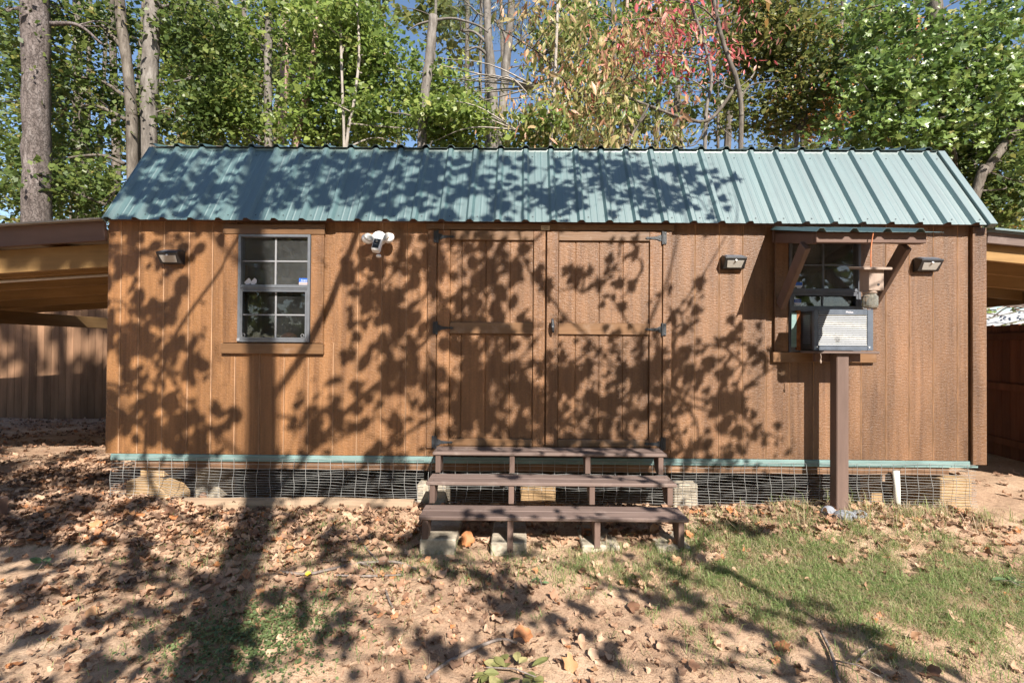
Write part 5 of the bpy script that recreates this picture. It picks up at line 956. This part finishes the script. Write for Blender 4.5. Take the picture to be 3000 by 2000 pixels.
# crumbs of bark, needles and broken leaf trodden into the soil
k = 9000; p = np.stack([rng.uniform(-3.2, 3.6, k), rng.uniform(-2.1, -.1, k)], 1); p = p[np.sin(3.3 * p[:, 0] + 2 * np.sin(4 * p[:, 1])) + rng.normal(0, .7, k) > -.2]; k = len(p)
c_ = np.column_stack([p, gz(p[:, 0], p[:, 1]) + .006]); sh_ = np.array([(-.10, -.5), (.12, -.45), (.10, .5), (-.08, .55)])
bulk('ground_debris', leaves(c_, rng.standard_normal((k, 3)) * .3 + np.array((0, 0, 1)), rng.lognormal(-4.2, .45, k), sh_), 4, MT['drymass'], None, rng.uniform(0, .55, k), 'stuff')
# clover patch
k = 2600; p = np.stack([rng.normal(-1.33, .22, k), rng.normal(-1.62, .17, k)], 1); c_ = np.column_stack([p, gz(p[:, 0], p[:, 1]) + rng.uniform(.008, .04, k)]); OV = np.array([(math.cos(a) * .5, math.sin(a) * .5) for a in np.linspace(0, 6.28, 8)[:-1]])
bulk('clover', leaves(c_, rng.standard_normal((k, 3)) * .35 + np.array((0, 0, 1)), rng.uniform(.009, .018, k), OV), 7, MT['clover'], None, rng.uniform(0, 1, k), 'stuff')
# fallen sprig and two weeds
def broad(name, label, cat, c, n, ln, wd, mat, spread, flat):
    t = thing(name, label, cat, (c[0], c[1], float(gz(*c))))
    for i in range(n):
        a = random.uniform(0, 6.28); r_ = random.uniform(.1, 1) ** .5 * spread; m = MB(); x, y = c[0] + math.cos(a) * r_, c[1] + math.sin(a) * r_ * .7; z = float(gz(x, y)) + .02 + random.uniform(0, .035)
        yw = a + random.gauss(0, .7); e = Euler((random.gauss(0, flat), random.gauss(0, flat), yw)).to_matrix(); l_ = ln * random.uniform(.75, 1.2)
        prof = [(0, 0), (.2, .55), (.45, 1), (.7, .85), (.9, .4), (1, 0)]; L_v = []
        for s_, h in prof: L_v.append((s_ * l_, h * wd / 2, .25 * h * wd / 2 - .1 * l_ * (s_ - .3) ** 2)); L_v.append((s_ * l_, 0, -.1 * l_ * (s_ - .3) ** 2)); L_v.append((s_ * l_, -h * wd / 2, .25 * h * wd / 2 - .1 * l_ * (s_ - .3) ** 2))
        m.v = [tuple(e @ Vector(v) + Vector((x, y, z))) for v in L_v]
        for j in range(5): m.f += [(3 * j, 3 * j + 3, 3 * j + 4, 3 * j + 1), (3 * j + 1, 3 * j + 4, 3 * j + 5, 3 * j + 2)]
        m.build('leaf', mat, t)
    m = MB(); m.tube([(c[0] - spread, c[1] + .03, float(gz(*c)) + .03), (c[0], c[1], float(gz(*c)) + .045), (c[0] + spread * 1.1, c[1] - .06, float(gz(*c)) + .03)], [.003, .004, .002], 6); m.build('stem', MT['stick'], t)
broad('fallen_sprig', 'broken sprig with broad yellow-green leaves at the bottom edge', 'sprig', (-.02, -1.86), 26, .075, .04, MT['sprig'], .13, .22)
cm = leafmat('weed_leaf', [(0, (.085, .14, .055)), (1, (.14, .21, .10))], .2, .5, .4, 'obj')
broad('weed', 'small green broad-leaved weed at the right edge of the grass', 'weed', (2.93, -1.13), 7, .08, .045, cm, .03, .4); broad('weed', 'small pale green weed in the dry leaves at the left edge', 'weed', (-2.98, -1.02), 5, .06, .045, cm, .02, .4); broad('weed', 'tiny green weed on the soil in front of the steps', 'weed', (.12, -1.12), 6, .06, .02, cm, .01, .4)
print('tris', sum(sum(len(p.vertices) - 2 for p in o.data.polygons) for o in scene.objects if o.type == 'MESH') if False else 'built', len(scene.objects))
